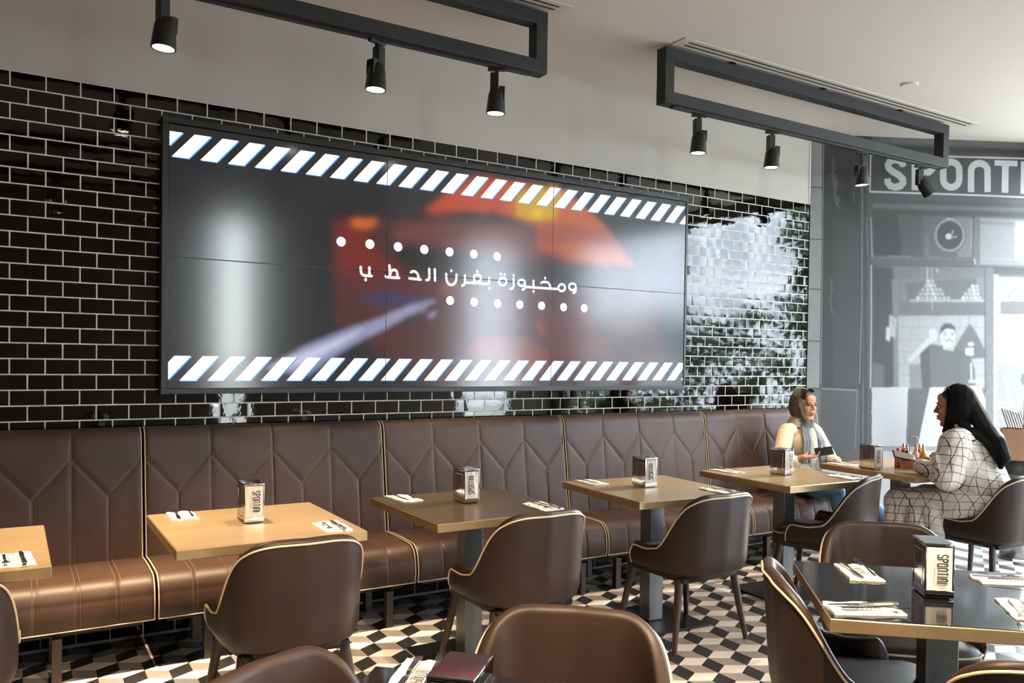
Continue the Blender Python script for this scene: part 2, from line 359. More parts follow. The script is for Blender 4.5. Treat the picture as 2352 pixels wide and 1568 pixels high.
# traced outlines of the two flat pictures, in metres on their own planes
MURAL = [['p',112,[(-0.064,3.828),(2.206,3.927),(2.334,-0.709),(0.03,-0.677)]],['p',118,[(0.098,3.5),(2.215,3.584),(2.219,3.431),(0.101,3.352)]],['p',58,[(0.296,3.363),(2.221,3.373),(2.223,3.308),(0.297,3.303)]],['p',86,[(0.102,3.296),(2.223,3.308),(2.234,2.895),(0.112,2.867)]],['p',66,[(0.523,2.887),(2.234,2.887),(2.235,2.856),(0.523,2.857)]],['p',112,[(0.524,2.853),(2.235,2.856),(2.236,2.826),(0.525,2.812)]],['p',66,[(0.525,2.812),(2.236,2.826),(2.238,2.772),(0.526,2.752)]],['p',98,[(0.546,2.749),(1.48,2.757),(1.488,2.407),(0.554,2.399)]],['p',62,[(0.565,2.749),(0.791,2.752),(0.828,2.512),(0.823,2.398),(0.573,2.399)]],['p',84,[(0.815,2.753),(1.022,2.759),(1.022,2.396),(0.831,2.398)]],['p',118,[(1.05,2.593),(1.074,2.594),(1.082,2.405),(1.054,2.404)]],['p',125,[(1.302,2.76),(1.48,2.757),(1.488,2.407),(1.351,2.404)]],['p',150,[(1.504,2.758),(2.238,2.749),(2.248,2.38),(1.513,2.392)]],['p',128,[(1.545,2.736),(1.911,2.724),(1.912,2.693),(1.546,2.706)]],['p',185,[(1.878,2.731),(2.239,2.733),(2.248,2.395),(1.887,2.394)]],['p',122,[(0.568,2.309),(1.604,2.318),(1.631,1.262),(0.592,1.251)]],['p',134,[(0.855,2.21),(1.607,2.227),(1.615,1.902),(0.863,1.888)]],['p',108,[(0.876,2.18),(1.517,2.232),(1.595,2.035),(0.88,2.021)]],['p',168,[(0.783,1.886),(1.615,1.909),(1.631,1.262),(0.798,1.253)]],['p',70,[(0.567,2.316),(0.754,2.306),(0.785,1.981),(0.786,1.26),(0.591,1.258)]],['p',105,[(0.586,1.485),(0.694,1.449),(0.699,1.259),(0.591,1.258)]],['b',4],['p',128,[(0.748,2.207),(0.804,2.209),(0.834,1.253),(0.794,1.253)]],['p',140,[(0.925,1.46),(1.053,1.469),(1.066,1.263),(0.938,1.254)]],['l',104,0.0041,[(0.929,1.444),(1.053,1.454)]],['l',104,0.0041,[(0.93,1.424),(1.054,1.433)]],['l',104,0.0041,[(0.93,1.403),(1.054,1.412)]],['l',104,0.0041,[(0.931,1.382),(1.055,1.391)]],['l',104,0.0041,[(0.931,1.361),(1.055,1.37)]],['l',104,0.0041,[(0.932,1.34),(1.056,1.349)]],['l',104,0.0041,[(0.932,1.319),(1.056,1.328)]],['l',104,0.0041,[(0.933,1.298),(1.057,1.307)]],['l',104,0.0041,[(0.933,1.277),(1.057,1.286)]],['l',132,0.0048,[(0.83,1.785),(1.617,1.802)]],['l',132,0.0048,[(0.832,1.679),(1.62,1.695)]],['l',132,0.0048,[(0.835,1.572),(1.623,1.588)]],['l',132,0.0048,[(0.837,1.466),(1.626,1.48)]],['l',132,0.0048,[(0.839,1.367),(1.628,1.381)]],['l',138,0.0041,[(0.863,1.892),(0.865,1.785)]],['l',138,0.0041,[(1.003,1.894),(1.005,1.788)]],['l',138,0.0041,[(0.925,1.786),(0.928,1.68)]],['l',138,0.0041,[(1.048,1.682),(1.05,1.576)]],['l',138,0.0041,[(0.882,1.573),(0.885,1.467)]],['l',138,0.0041,[(1.163,1.897),(1.164,1.836)]],['l',138,0.0041,[(1.384,1.901),(1.387,1.794)]],['l',138,0.0041,[(1.526,1.904),(1.528,1.797)]],['l',138,0.0041,[(1.572,1.69),(1.574,1.583)]],['p',172,[(0.919,2.029),(1.611,2.043),(1.612,2.024),(0.92,2.01)]],['p',112,[(0.824,2.008),(1.612,2.024),(1.615,1.906),(0.827,1.891)]],['e',205,(0.991,2.046),[0.017,0.016]],['e',170,(1.031,2.047),[0.017,0.016]],['e',170,(1.071,2.048),[0.017,0.015]],['e',170,(1.111,2.048),[0.017,0.016]],['e',205,(1.151,2.049),[0.017,0.016]],['e',170,(1.191,2.05),[0.017,0.016]],['e',170,(1.231,2.051),[0.017,0.016]],['e',170,(1.272,2.052),[0.016,0.016]],['e',170,(1.014,2.082),[0.017,0.016]],['e',170,(1.054,2.083),[0.017,0.016]],['e',170,(1.094,2.084),[0.017,0.016]],['e',205,(1.134,2.085),[0.017,0.016]],['e',170,(1.174,2.086),[0.017,0.016]],['e',170,(1.214,2.087),[0.017,0.016]],['e',170,(1.037,2.119),[0.017,0.016]],['e',170,(1.077,2.12),[0.017,0.016]],['e',205,(1.117,2.121),[0.017,0.016]],['e',170,(1.157,2.122),[0.017,0.016]],['e',170,(1.197,2.122),[0.017,0.016]],['e',170,(1.06,2.156),[0.017,0.015]],['e',205,(1.1,2.156),[0.017,0.016]],['e',170,(1.14,2.157),[0.017,0.016]],['e',205,(1.083,2.192),[0.017,0.016]],['e',170,(1.123,2.193),[0.017,0.016]],['e',205,(1.409,2.054),[0.016,0.016]],['e',178,(1.447,2.055),[0.017,0.016]],['e',178,(1.485,2.056),[0.017,0.016]],['e',205,(1.524,2.057),[0.017,0.016]],['e',178,(1.562,2.058),[0.017,0.016]],['e',178,(1.432,2.089),[0.017,0.016]],['e',178,(1.47,2.09),[0.017,0.016]],['e',205,(1.509,2.091),[0.017,0.016]],['e',178,(1.547,2.092),[0.017,0.016]],['e',178,(1.463,2.124),[0.017,0.016]],['e',205,(1.502,2.125),[0.017,0.016]],['e',178,(1.54,2.126),[0.017,0.016]],['e',205,(1.495,2.159),[0.017,0.016]],['e',178,(1.533,2.16),[0.017,0.016]],['l',205,0.0076,[(1.072,2.313),(1.079,2.025)]],['l',185,0.0069,[(1.112,2.314),(1.126,1.942)]],['l',210,0.0103,[(1.157,2.3),(1.169,2.278)]],['p',176,[(0.735,1.897),(0.804,1.86),(0.792,1.686),(0.732,1.723)]],['p',190,[(0.71,1.79),(0.742,1.783),(0.745,1.662),(0.705,1.677)]],['l',90,0.0052,[(0.764,1.848),(0.786,1.784)]],['p',108,[(1.471,1.834),(1.529,1.766),(1.64,1.569),(1.624,1.53),(1.293,1.51),(1.354,1.641)]],['l',120,0.0052,[(1.469,1.918),(1.471,1.834)]],['p',104,[(1.017,1.606),(1.129,1.645),(1.23,1.632),(1.391,1.611),(1.486,1.551),(1.529,1.441),(1.542,1.261),(1.098,1.256),(1.061,1.454)]],['p',84,[(1.018,1.598),(1.105,1.622),(1.13,1.264),(1.05,1.255)]],['p',188,[(0.908,1.505),(0.94,1.483),(1.136,1.668),(1.119,1.714),(1.072,1.682)]],['p',206,[(1.102,1.759),(1.117,1.782),(1.166,1.76),(1.175,1.715),(1.168,1.676),(1.12,1.672)]],['l',206,0.0103,[(1.134,1.752),(1.15,1.783)]],['p',176,[(1.216,1.704),(1.337,1.706),(1.331,1.587),(1.234,1.601)]],['e',198,(1.276,1.716),[0.068,0.096]],['p',74,[(1.199,1.715),(1.206,1.791),(1.237,1.826),(1.293,1.831),(1.338,1.801),(1.348,1.74),(1.327,1.774),(1.262,1.785),(1.219,1.753)]],['l',84,0.0076,[(1.231,1.742),(1.263,1.747)]],['l',84,0.0076,[(1.299,1.747),(1.332,1.74)]],['l',70,0.0083,[(1.239,1.727),(1.259,1.727)]],['l',70,0.0083,[(1.304,1.724),(1.324,1.725)]],['l',150,0.0069,[(1.283,1.732),(1.292,1.697)]],['l',92,0.0103,[(1.249,1.674),(1.289,1.686),(1.325,1.671)]],['l',160,0.0069,[(1.265,1.647),(1.314,1.648)]],['p',232,[(1.444,1.612),(1.513,1.617),(1.514,1.552),(1.445,1.558)]],['e',215,(1.492,1.651),[0.028,0.015]],['l',225,0.0103,[(1.496,1.482),(1.504,1.337)]],['l',215,0.0172,[(1.484,1.321),(1.614,1.323)]],['p',190,[(1.485,1.283),(1.541,1.284),(1.543,1.23),(1.486,1.229)]],['p',96,[(0.93,1.254),(1.138,1.264),(1.102,0.748),(0.942,0.747)]],['b',1],['p',232,[(1.122,1.264),(1.591,1.269),(1.8,0.755),(1.022,0.751)]],['l',205,0.0086,[(1.179,1.226),(1.086,0.767)]],['l',200,0.0069,[(1.188,1.207),(1.216,1.055)]],['l',212,0.0069,[(1.343,1.113),(1.336,0.768)]],['l',206,0.0076,[(1.219,1.227),(1.174,0.767)]],['p',226,[(0.584,1.232),(0.914,1.239),(0.91,0.751),(0.583,0.749)]],['p',236,[(0.584,1.258),(0.918,1.262),(0.918,1.231),(0.584,1.228)]],['p',126,[(1.604,2.326),(1.734,2.321),(1.775,0.747),(1.645,0.746)]],['p',178,[(1.687,2.267),(1.727,2.268),(1.767,0.747),(1.726,0.747)]],['l',70,0.0086,[(1.604,2.318),(1.636,1.231)]],['p',96,[(1.685,2.32),(2.25,2.311),(2.251,2.272),(1.686,2.274)]],['p',170,[(1.711,2.252),(2.252,2.241),(2.271,1.547),(1.738,1.54)]],['p',132,[(1.761,1.924),(2.261,1.925),(2.261,1.925),(1.761,1.924)]],['p',182,[(1.728,1.915),(2.261,1.925),(2.272,1.524),(1.739,1.516)]],['p',128,[(1.758,2.031),(2.258,2.041),(2.261,1.925),(1.761,1.916)]],['l',170,0.0103,[(1.758,2.039),(2.258,2.049)]],['e',150,(1.838,2.079),[0.017,0.015]],['e',150,(1.87,2.11),[0.016,0.015]],['e',150,(1.902,2.141),[0.016,0.016]],['e',150,(1.936,2.081),[0.017,0.015]],['e',150,(1.968,2.112),[0.017,0.015]],['e',150,(2.0,2.143),[0.017,0.016]],['e',150,(2.035,2.083),[0.016,0.015]],['p',216,[(1.739,1.524),(2.272,1.532),(2.273,1.493),(1.74,1.486)]],['p',158,[(1.74,1.486),(2.273,1.493),(2.294,0.749),(1.759,0.747)]],['l',222,0.0172,[(1.816,1.364),(1.863,1.156),(1.88,1.118)]],['l',222,0.0207,[(1.732,1.14),(1.839,1.137)]],['l',206,0.0138,[(1.75,1.094),(1.864,1.094)]],['e',120,(1.997,1.35),[0.033,0.054]],['p',140,[(1.645,0.746),(2.294,0.749),(2.294,0.726),(1.645,0.723)]],['p',98,[(0.55,2.399),(1.513,2.408),(1.514,2.339),(0.551,2.331)]],['l',56,0.0069,[(0.567,2.324),(1.515,2.332),(2.25,2.311)]],['l',160,0.0055,[(0.712,2.403),(0.911,2.404)]],['l',150,0.0048,[(1.07,2.404),(1.19,2.404)]],['l',130,0.0055,[(0.566,2.384),(1.465,2.391)]],['p',150,[(1.554,2.393),(2.248,2.388),(2.249,2.349),(1.555,2.348)]],['l',180,0.0052,[(1.561,2.401),(2.248,2.399)]],['p',112,[(1.488,2.758),(1.552,2.756),(1.555,2.332),(1.507,2.331)]],['l',54,0.009,[(1.487,2.769),(1.488,2.407)]],['l',200,0.0103,[(1.501,2.4),(1.514,2.354)]],['l',165,0.0055,[(1.468,2.738),(1.474,2.491)]],['e',96,(1.27,2.595),[0.153,0.156]],['e',150,(1.27,2.599),[0.141,0.146]],['e',80,(1.27,2.599),[0.131,0.135]],['e',165,(1.27,2.599),[0.127,0.131]],['e',54,(1.27,2.599),[0.119,0.124]],['e',205,(1.262,2.588),[0.03,0.026]],['p',150,[(1.289,2.638),(1.309,2.646),(1.29,2.588),(1.346,2.598),(1.331,2.578),(1.283,2.577)]],['l',200,0.0069,[(1.238,2.743),(1.303,2.741)]],['p',66,[(0.099,3.463),(0.454,3.477),(0.517,0.688),(0.143,0.687)]],['p',88,[(0.454,3.477),(0.541,3.48),(0.604,0.689),(0.517,0.688)]],['p',64,[(0.466,3.478),(0.49,3.478),(0.561,0.689),(0.529,0.688)]],['l',124,0.0103,[(0.19,3.224),(0.203,3.157),(0.189,3.09),(0.21,3.001)]],['l',124,0.0103,[(0.216,3.094),(0.229,3.016),(0.215,2.937),(0.237,2.833)]],['l',124,0.0069,[(0.243,2.908),(0.256,2.875),(0.241,2.841),(0.262,2.797)]],['l',124,0.0069,[(0.327,2.498),(0.339,2.465),(0.325,2.431),(0.345,2.386)]],['l',124,0.0069,[(0.411,2.444),(0.424,2.399),(0.409,2.354),(0.43,2.294)]],['l',124,0.0069,[(0.196,2.195),(0.21,2.105),(0.196,2.015),(0.219,1.895)]],['l',124,0.0069,[(0.366,2.312),(0.379,2.278),(0.364,2.244),(0.385,2.199)]],['l',124,0.0069,[(0.232,2.008),(0.246,1.906),(0.232,1.805),(0.255,1.669)]],['l',124,0.0086,[(0.282,1.708),(0.295,1.629),(0.281,1.549),(0.303,1.444)]],['l',124,0.0069,[(0.259,1.481),(0.272,1.413),(0.258,1.345),(0.28,1.255)]],['l',124,0.0069,[(0.384,2.95),(0.396,2.923),(0.381,2.894),(0.401,2.857)]],['l',124,0.0069,[(0.292,2.648),(0.305,2.625),(0.289,2.602),(0.31,2.573)]],['l',124,0.0069,[(0.386,1.973),(0.399,1.928),(0.384,1.883),(0.405,1.823)]],['l',124,0.0069,[(0.368,1.52),(0.381,1.475),(0.366,1.43),(0.387,1.369)]],['p',76,[(0.201,2.72),(0.449,2.652),(0.469,1.257),(0.24,1.254)]],['b',1],['l',138,0.0083,[(0.461,2.99),(0.48,1.975),(0.476,1.295)]],['l',110,0.0052,[(0.461,2.99),(0.455,3.44)]],['l',150,0.0121,[(0.546,2.73),(0.566,2.392)]],['l',165,0.0138,[(0.559,2.316),(0.571,1.826),(0.576,1.258)]],['l',128,0.0069,[(0.507,2.729),(0.522,2.409)]],['p',92,[(0.131,1.238),(0.481,1.227),(0.495,0.612),(0.121,0.611)]],['l',140,0.0138,[(0.127,1.246),(0.454,1.234)]],['l',120,0.0086,[(0.454,1.234),(0.45,0.688)]],['l',112,0.0103,[(0.508,1.295),(0.521,0.688)]],['p',158,[(-0.061,3.643),(0.091,3.649),(0.123,1.253),(-0.01,1.252)]],['p',120,[(-0.01,1.24),(0.111,1.242),(0.116,0.46),(0.007,0.46)]],['l',82,0.009,[(-0.046,2.977),(0.101,2.975)]],['l',82,0.009,[(-0.037,2.534),(0.111,2.53)]],['l',82,0.009,[(-0.028,2.104),(0.12,2.099)]],['l',82,0.009,[(-0.019,1.658),(0.13,1.652)]],['l',82,0.009,[(-0.01,1.248),(0.139,1.242)]],['l',70,0.0103,[(0.099,3.463),(0.112,2.493),(0.119,1.253)]],['l',168,0.0048,[(0.108,3.389),(0.116,2.493),(0.126,1.291)]],['p',70,[(0.53,3.278),(2.223,3.297),(2.233,2.925),(0.537,2.955)]],['l',222,0.0138,[(0.534,3.274),(2.223,3.293)]],['l',222,0.0124,[(0.534,3.274),(0.533,2.955)]],['l',222,0.0155,[(0.533,2.955),(1.257,2.956),(1.954,2.951),(2.233,2.948)]],['l',206,0.0586,[(0.828,3.183),(0.824,3.205),(0.796,3.231),(0.752,3.237),(0.709,3.224),(0.69,3.193),(0.698,3.163),(0.734,3.135),(0.791,3.106),(0.827,3.074),(0.832,3.04),(0.809,3.013),(0.761,3.0),(0.718,3.01),(0.693,3.039),(0.688,3.073)]],['l',206,0.0586,[(0.934,3.262),(0.941,2.979)]],['l',206,0.0557,[(0.935,3.232),(1.042,3.232),(1.091,3.207),(1.096,3.17),(1.068,3.142),(1.013,3.129),(0.953,3.127)]],['l',206,0.0586,[(1.196,3.164),(1.2,3.188),(1.212,3.209),(1.231,3.226),(1.255,3.235),(1.281,3.236),(1.306,3.228),(1.326,3.213),(1.339,3.193),(1.344,3.169),(1.346,3.089),(1.342,3.065),(1.33,3.044),(1.311,3.027),(1.287,3.018),(1.261,3.017),(1.236,3.025),(1.216,3.04),(1.203,3.061),(1.198,3.084),(1.196,3.164)]],['l',206,0.0586,[(1.458,2.981),(1.453,3.167),(1.457,3.189),(1.47,3.209),(1.49,3.224),(1.515,3.233),(1.541,3.234),(1.567,3.227),(1.587,3.213),(1.601,3.194),(1.606,3.172),(1.611,2.986)]],['l',206,0.0483,[(1.669,3.243),(1.885,3.243)]],['l',206,0.0621,[(1.77,3.262),(1.774,2.983)]],['l',206,0.0586,[(1.945,3.264),(1.949,2.981)]],['l',206,0.0586,[(2.068,2.966),(2.062,3.172),(2.066,3.193),(2.079,3.212),(2.098,3.227),(2.122,3.235),(2.147,3.236),(2.172,3.229),(2.192,3.216),(2.205,3.198),(2.21,3.177),(2.216,2.971)]],['p',208,[(0.533,0.711),(2.294,0.718),(2.334,-0.709),(0.564,-0.685)]],['p',150,[(0.532,0.742),(2.294,0.749),(2.295,0.71),(0.533,0.704)]],['p',92,[(0.142,0.725),(0.528,0.726),(0.531,0.612),(0.144,0.611)]],['p',200,[(0.121,0.604),(0.594,0.605),(0.624,-0.686),(0.148,-0.679)]],['l',168,0.0055,[(0.122,0.555),(2.299,0.543)]],['l',168,0.0055,[(0.125,0.43),(2.303,0.415)]],['l',168,0.0055,[(0.127,0.305),(2.306,0.286)]],['l',168,0.0055,[(0.13,0.176),(2.31,0.154)]],['l',168,0.0055,[(0.133,0.043),(2.314,0.017)]],['l',168,0.0055,[(0.136,-0.109),(2.318,-0.139)]],['l',178,0.0048,[(0.219,0.604),(0.237,-0.223)]],['l',178,0.0048,[(0.436,0.605),(0.454,-0.225)]],['l',178,0.0048,[(0.654,0.605),(0.673,-0.227)]],['l',178,0.0048,[(0.781,0.605),(0.801,-0.228)]],['l',178,0.0048,[(0.913,0.606),(0.933,-0.229)]],['l',178,0.0048,[(1.114,0.606),(1.134,-0.231)]],['l',178,0.0048,[(1.315,0.607),(1.336,-0.232)]],['l',178,0.0048,[(1.559,0.607),(1.58,-0.234)]],['l',178,0.0048,[(1.803,0.608),(1.826,-0.236)]]]
TV = {'dots': [(1.6537,2.1325),(1.8321,2.1331),(2.0137,2.1324),(2.1893,2.1307),(2.3642,2.1301),(2.5389,2.13),(2.7121,2.1283),(2.3726,1.8243),(2.5456,1.8234),(2.7202,1.8223),(2.8916,1.8236),(3.0653,1.8238),(3.2461,1.8221),(3.4216,1.8228)],'text': [[(1.776,1.9926),(1.7769,1.9721),(1.7806,1.9561),(1.7895,1.9474),(1.8025,1.9443),(1.8451,1.9446)],[(1.8304,1.9934),(1.8309,1.9486)],[(1.8077,1.924),(1.8077,1.9172)],[(1.9587,2.015),(1.9615,1.9761),(1.9619,1.9479)],[(1.935,1.9486),(1.9397,1.944),(2.0226,1.9443)],[(1.9647,1.9606),(1.9679,1.9765),(1.9779,1.9881),(1.9897,1.9921),(2.0034,1.9868),(2.0103,1.9731),(2.0134,1.9481)],[(2.1013,1.9824),(2.1099,1.9899),(2.122,1.9917),(2.136,1.9863),(2.1467,1.9743),(2.154,1.9508)],[(2.0913,1.9462),(2.1664,1.9433)],[(2.2242,2.0132),(2.2256,1.9586),(2.2222,1.9471),(2.2123,1.9423),(2.2052,1.9432)],[(2.2624,2.0133),(2.2651,1.9424)],[(2.3422,1.9905),(2.3445,1.9565),(2.3528,1.9342),(2.3695,1.9228),(2.3896,1.925),(2.406,1.9374),(2.4143,1.9576),(2.4153,1.9905)],[(2.3781,2.0142),(2.3789,2.0103)],[(2.4759,1.9896),(2.4777,1.9484),(2.4712,1.9299),(2.4571,1.9231)],[(2.4841,1.9448),(2.5123,1.9439)],[(2.5251,1.946),(2.5402,1.9509),(2.5476,1.9614),(2.5418,1.9726),(2.5416,1.9843),(2.5509,1.9955),(2.5661,1.9992),(2.5833,1.997),(2.593,1.9859),(2.5932,1.9726),(2.5857,1.9621),(2.5725,1.9529),(2.5554,1.9459),(2.527,1.9442)],[(2.5725,1.9513),(2.5898,1.9457),(2.6167,1.9436)],[(2.565,2.0224),(2.5658,2.0185)],[(2.6535,1.9882),(2.6559,1.9597),(2.6514,1.9494),(2.6398,1.9437),(2.6282,1.9443)],[(2.6565,1.9205),(2.6573,1.9161)],[(2.7854,1.9694),(2.7842,1.962),(2.7806,1.955),(2.7749,1.9491),(2.7676,1.9449),(2.7593,1.9428),(2.7509,1.9428),(2.743,1.9451),(2.7363,1.9494),(2.7314,1.9552),(2.7288,1.9622),(2.7287,1.9697),(2.7311,1.977),(2.7357,1.9834),(2.7423,1.9885),(2.7501,1.9917),(2.7586,1.9928),(2.7669,1.9917),(2.7743,1.9884),(2.7802,1.9833),(2.784,1.9768),(2.7854,1.9694)],[(2.7402,2.0175),(2.7411,2.0128)],[(2.7699,2.0167),(2.7708,2.0127)],[(2.839,1.9899),(2.8417,1.9456),(2.8363,1.9316),(2.8252,1.9234),(2.8152,1.9228)],[(2.8386,2.0131),(2.8395,2.0087)],[(2.9302,1.9698),(2.9288,1.963),(2.9247,1.9567),(2.9183,1.9517),(2.9102,1.9485),(2.9014,1.9475),(2.8928,1.9486),(2.8854,1.9519),(2.8799,1.9569),(2.8769,1.9631),(2.8768,1.9699),(2.8796,1.9765),(2.8849,1.9822),(2.8922,1.9864),(2.9007,1.9886),(2.9095,1.9886),(2.9177,1.9863),(2.9243,1.9821),(2.9286,1.9764),(2.9302,1.9698)],[(2.929,1.9645),(2.9303,1.9405),(2.9243,1.928),(2.9101,1.9238)],[(2.9302,1.9432),(3.1431,1.943),(3.1987,1.9448)],[(2.9962,1.9877),(2.9981,1.9479)],[(2.9986,1.9191),(2.999,1.9149)],[(3.058,1.9766),(3.0705,1.9836),(3.0915,1.9867),(3.1127,1.9834),(3.1277,1.9713),(3.1354,1.9454)],[(3.0897,2.0135),(3.0907,2.0087)],[(3.2565,1.9566),(3.2551,1.9489),(3.2507,1.9419),(3.2439,1.9363),(3.2353,1.9327),(3.2259,1.9315),(3.2168,1.9329),(3.2089,1.9367),(3.203,1.9424),(3.1999,1.9495),(3.1997,1.9572),(3.2026,1.9646),(3.2083,1.971),(3.216,1.9757),(3.2251,1.9781),(3.2345,1.9781),(3.2431,1.9755),(3.2502,1.9707),(3.2548,1.9642),(3.2565,1.9566)],[(3.347,1.9683),(3.3456,1.9608),(3.3412,1.9539),(3.3342,1.9484),(3.3255,1.9449),(3.316,1.9437),(3.3067,1.945),(3.2987,1.9487),(3.2927,1.9543),(3.2895,1.9612),(3.2894,1.9687),(3.2923,1.976),(3.2981,1.9823),(3.3059,1.9869),(3.3152,1.9893),(3.3247,1.9893),(3.3335,1.9868),(3.3406,1.9821),(3.3453,1.9757),(3.347,1.9683)],[(3.3457,1.9683),(3.3471,1.9432),(3.3407,1.9303),(3.3254,1.9241)]],'pic': [['p',(36,38,44),[(0.5086,2.8997),(4.6896,3.7132),(4.772,0.4803),(0.5183,0.7727)]],['p',(28,29,34),[(0.6491,2.8504),(1.9379,2.9118),(1.9447,2.3257),(1.6121,2.2564),(0.6526,2.1902)]],['p',(80,44,44),[(1.6121,2.2564),(1.9451,2.29),(2.2822,2.3611),(3.8355,2.16),(4.1255,1.8512),(4.1391,1.2445),(2.2969,1.2577),(1.6182,1.6526)]],['p',(120,40,34),[(1.6166,2.2568),(1.7206,2.2586),(1.8139,2.1712),(1.9483,2.0224),(2.0855,1.9598),(1.9493,1.933),(1.6197,1.9466)]],['p',(90,44,48),[(1.6152,1.9463),(2.0855,1.9598),(2.2891,1.8433),(1.9509,1.7988),(1.6166,1.8082)]],['p',(108,64,62),[(1.9841,2.2581),(2.2827,2.3242),(3.0116,2.378),(3.0634,2.1437),(2.2851,2.1395),(1.9853,2.1507)]],['p',(38,36,36),[(1.9466,2.1652),(2.3893,2.1387),(2.9455,2.0951),(3.8776,2.1362),(4.122,2.0051),(2.9478,1.9569),(2.2876,1.9545),(2.0257,2.028)]],['b',8],['p',(188,72,46),[(2.1703,2.3585),(2.3424,2.4974),(2.5209,2.6223),(2.7414,2.6313),(3.0553,2.6113),(3.2763,2.5568),(2.9409,2.371),(2.7111,2.406),(2.4919,2.3972),(2.2821,2.3657)]],['p',(190,92,44),[(2.7079,2.6175),(3.176,2.636),(3.3646,2.5463),(3.614,2.3958),(3.4321,2.3475),(2.9409,2.371),(2.7787,2.4131)]],['p',(160,76,54),[(3.0116,2.378),(3.6275,2.3866),(3.7784,2.2624),(3.8774,2.1437),(3.3091,2.1318),(3.0146,2.1995)]],['p',(178,92,46),[(3.0618,2.2334),(3.4331,2.296),(3.738,2.2379),(3.8077,2.1687),(3.4357,2.1619)]],['p',(205,160,30),[(2.845,2.5567),(3.1638,2.6345),(3.226,2.5915),(3.1677,2.4136),(3.0115,2.383),(2.8475,2.4008)]],['p',(235,190,30),[(2.9631,2.4522),(3.0697,2.4735),(3.0589,2.4026),(2.9757,2.4041)]],['p',(215,110,30),[(1.7022,2.2672),(1.8785,2.2851),(1.8695,2.247),(1.8041,2.216),(1.7301,2.2247)]],['p',(120,52,40),[(2.2881,1.9174),(2.3917,1.9611),(2.4561,1.9086),(2.289,1.848)]],['p',(120,56,40),[(2.5905,1.5912),(2.9538,1.6006),(3.1471,1.5045),(3.1498,1.3528),(2.5049,1.494)]],['p',(140,64,50),[(3.0228,1.7221),(3.1436,1.7064),(3.1453,1.6055),(3.048,1.643)]],['p',(96,44,46),[(3.0214,1.8018),(3.443,1.7792),(3.7122,1.5138),(3.1979,1.4037)]],['p',(64,56,92),[(1.7623,1.7982),(1.8928,1.8582),(2.0869,1.8509),(2.2481,1.8319),(1.9513,1.763)]],['b',5],['p',(150,150,184),[(1.2257,1.3899),(1.4435,1.519),(1.7089,1.6296),(1.8758,1.6884),(2.0878,1.7783),(2.238,1.8222),(2.2792,1.815),(2.1477,1.7628),(2.2285,1.771),(2.0886,1.7147),(1.9528,1.6375),(1.8019,1.5708),(1.6201,1.4621),(1.4624,1.349)]],['p',(150,150,190),[(2.2189,1.7291),(2.28,1.7548),(2.2852,1.7457),(2.2294,1.7065)]],['p',(52,50,60),[(2.0543,1.6906),(2.1282,1.7254),(2.1883,1.7416),(2.1786,1.7091),(2.0892,1.6601)]],['p',(205,205,232),[(1.2257,1.3899),(1.4439,1.485),(1.673,1.5761),(1.8198,1.642),(1.6644,1.5324),(1.4446,1.4085)]],['b',2]]}
SP = [330, 400, 250, 90, 90, 90, 110, 220, 330, 230]   # watts of the spotlights
# ------------------------------------------------------------------ the setting
CEIL = 3.43; XL = -4.6; YB = -6.5
MANG = R(-26.25); MP = (5.87, -.005); MD = (math.cos(MANG), math.sin(MANG)); MN = (MD[1], -MD[0])   # mural wall: start, direction, inward normal
def mural_xyz(s, z, d=0.0): return (MP[0]+s*MD[0]+d*MN[0], MP[1]+s*MD[1]+d*MN[1], z)

def pix(p):
    d = Vector(p)-CAM; z = d.dot(fw)
    return (1176+1880.5*d.dot(cr)/z, 862.65-1880.5*d.dot(cu)/z, z)
def picture_area(pts):
    q = [pix(p) for p in pts]
    if min(k[2] for k in q) < .3: return 0
    cx_ = sum(k[0] for k in q)/len(q); cy_ = sum(k[1] for k in q)/len(q)
    if not (-20 < cx_ < 2372 and -20 < cy_ < 1588): return 0
    return abs(sum(q[i][0]*q[(i+1) % len(q)][1]-q[(i+1) % len(q)][0]*q[i][1] for i in range(len(q)))/2)

# floor: dark slab with rhombus cement tiles (three tones that read as cubes)
floor = structure(MB().box(XL, 9.0, YB, .15, -.12, -.003).build('floor', MAT['grout_dark'], smooth=False))
TS = .111
def e_(a): return (TS*math.cos(R(a)), TS*math.sin(R(a)))
RH = [((0, 0), e_(270), (e_(270)[0]+e_(30)[0], e_(270)[1]+e_(30)[1]), e_(30)),
      ((0, 0), e_(30), (e_(30)[0]+e_(150)[0], e_(30)[1]+e_(150)[1]), e_(150)),
      ((0, 0), e_(150), (e_(150)[0]+e_(270)[0], e_(150)[1]+e_(270)[1]), e_(270))]
FM = [MAT['floor_black'], MAT['floor_white'], MAT['floor_grey']]
def rhomb(k):
    q = RH[k]; cx_ = sum(p[0] for p in q)/4; cy_ = sum(p[1] for p in q)/4
    def ring(g, z): return [(cx_+(p[0]-cx_)*g, cy_+(p[1]-cy_)*g, z) for p in q]
    v = ring(.993, -.006)+ring(.993, -.0008)+ring(.978, 0)
    f = [(8, 9, 10, 11)]+[(i, (i+1) % 4, 4+(i+1) % 4, 4+i) for i in range(4)]+[(4+i, 4+(i+1) % 4, 8+(i+1) % 4, 8+i) for i in range(4)]
    if sum((q[i][0]*q[(i+1) % 4][1]-q[(i+1) % 4][0]*q[i][1]) for i in range(4)) < 0: f = [tuple(reversed(g)) for g in f]
    return v, f
rh_me = []
for k in range(3):
    v, f = rhomb(k); rh_me.append(MB().add(v, f).mesh('tile', FM[k], smooth=False))
cand = []
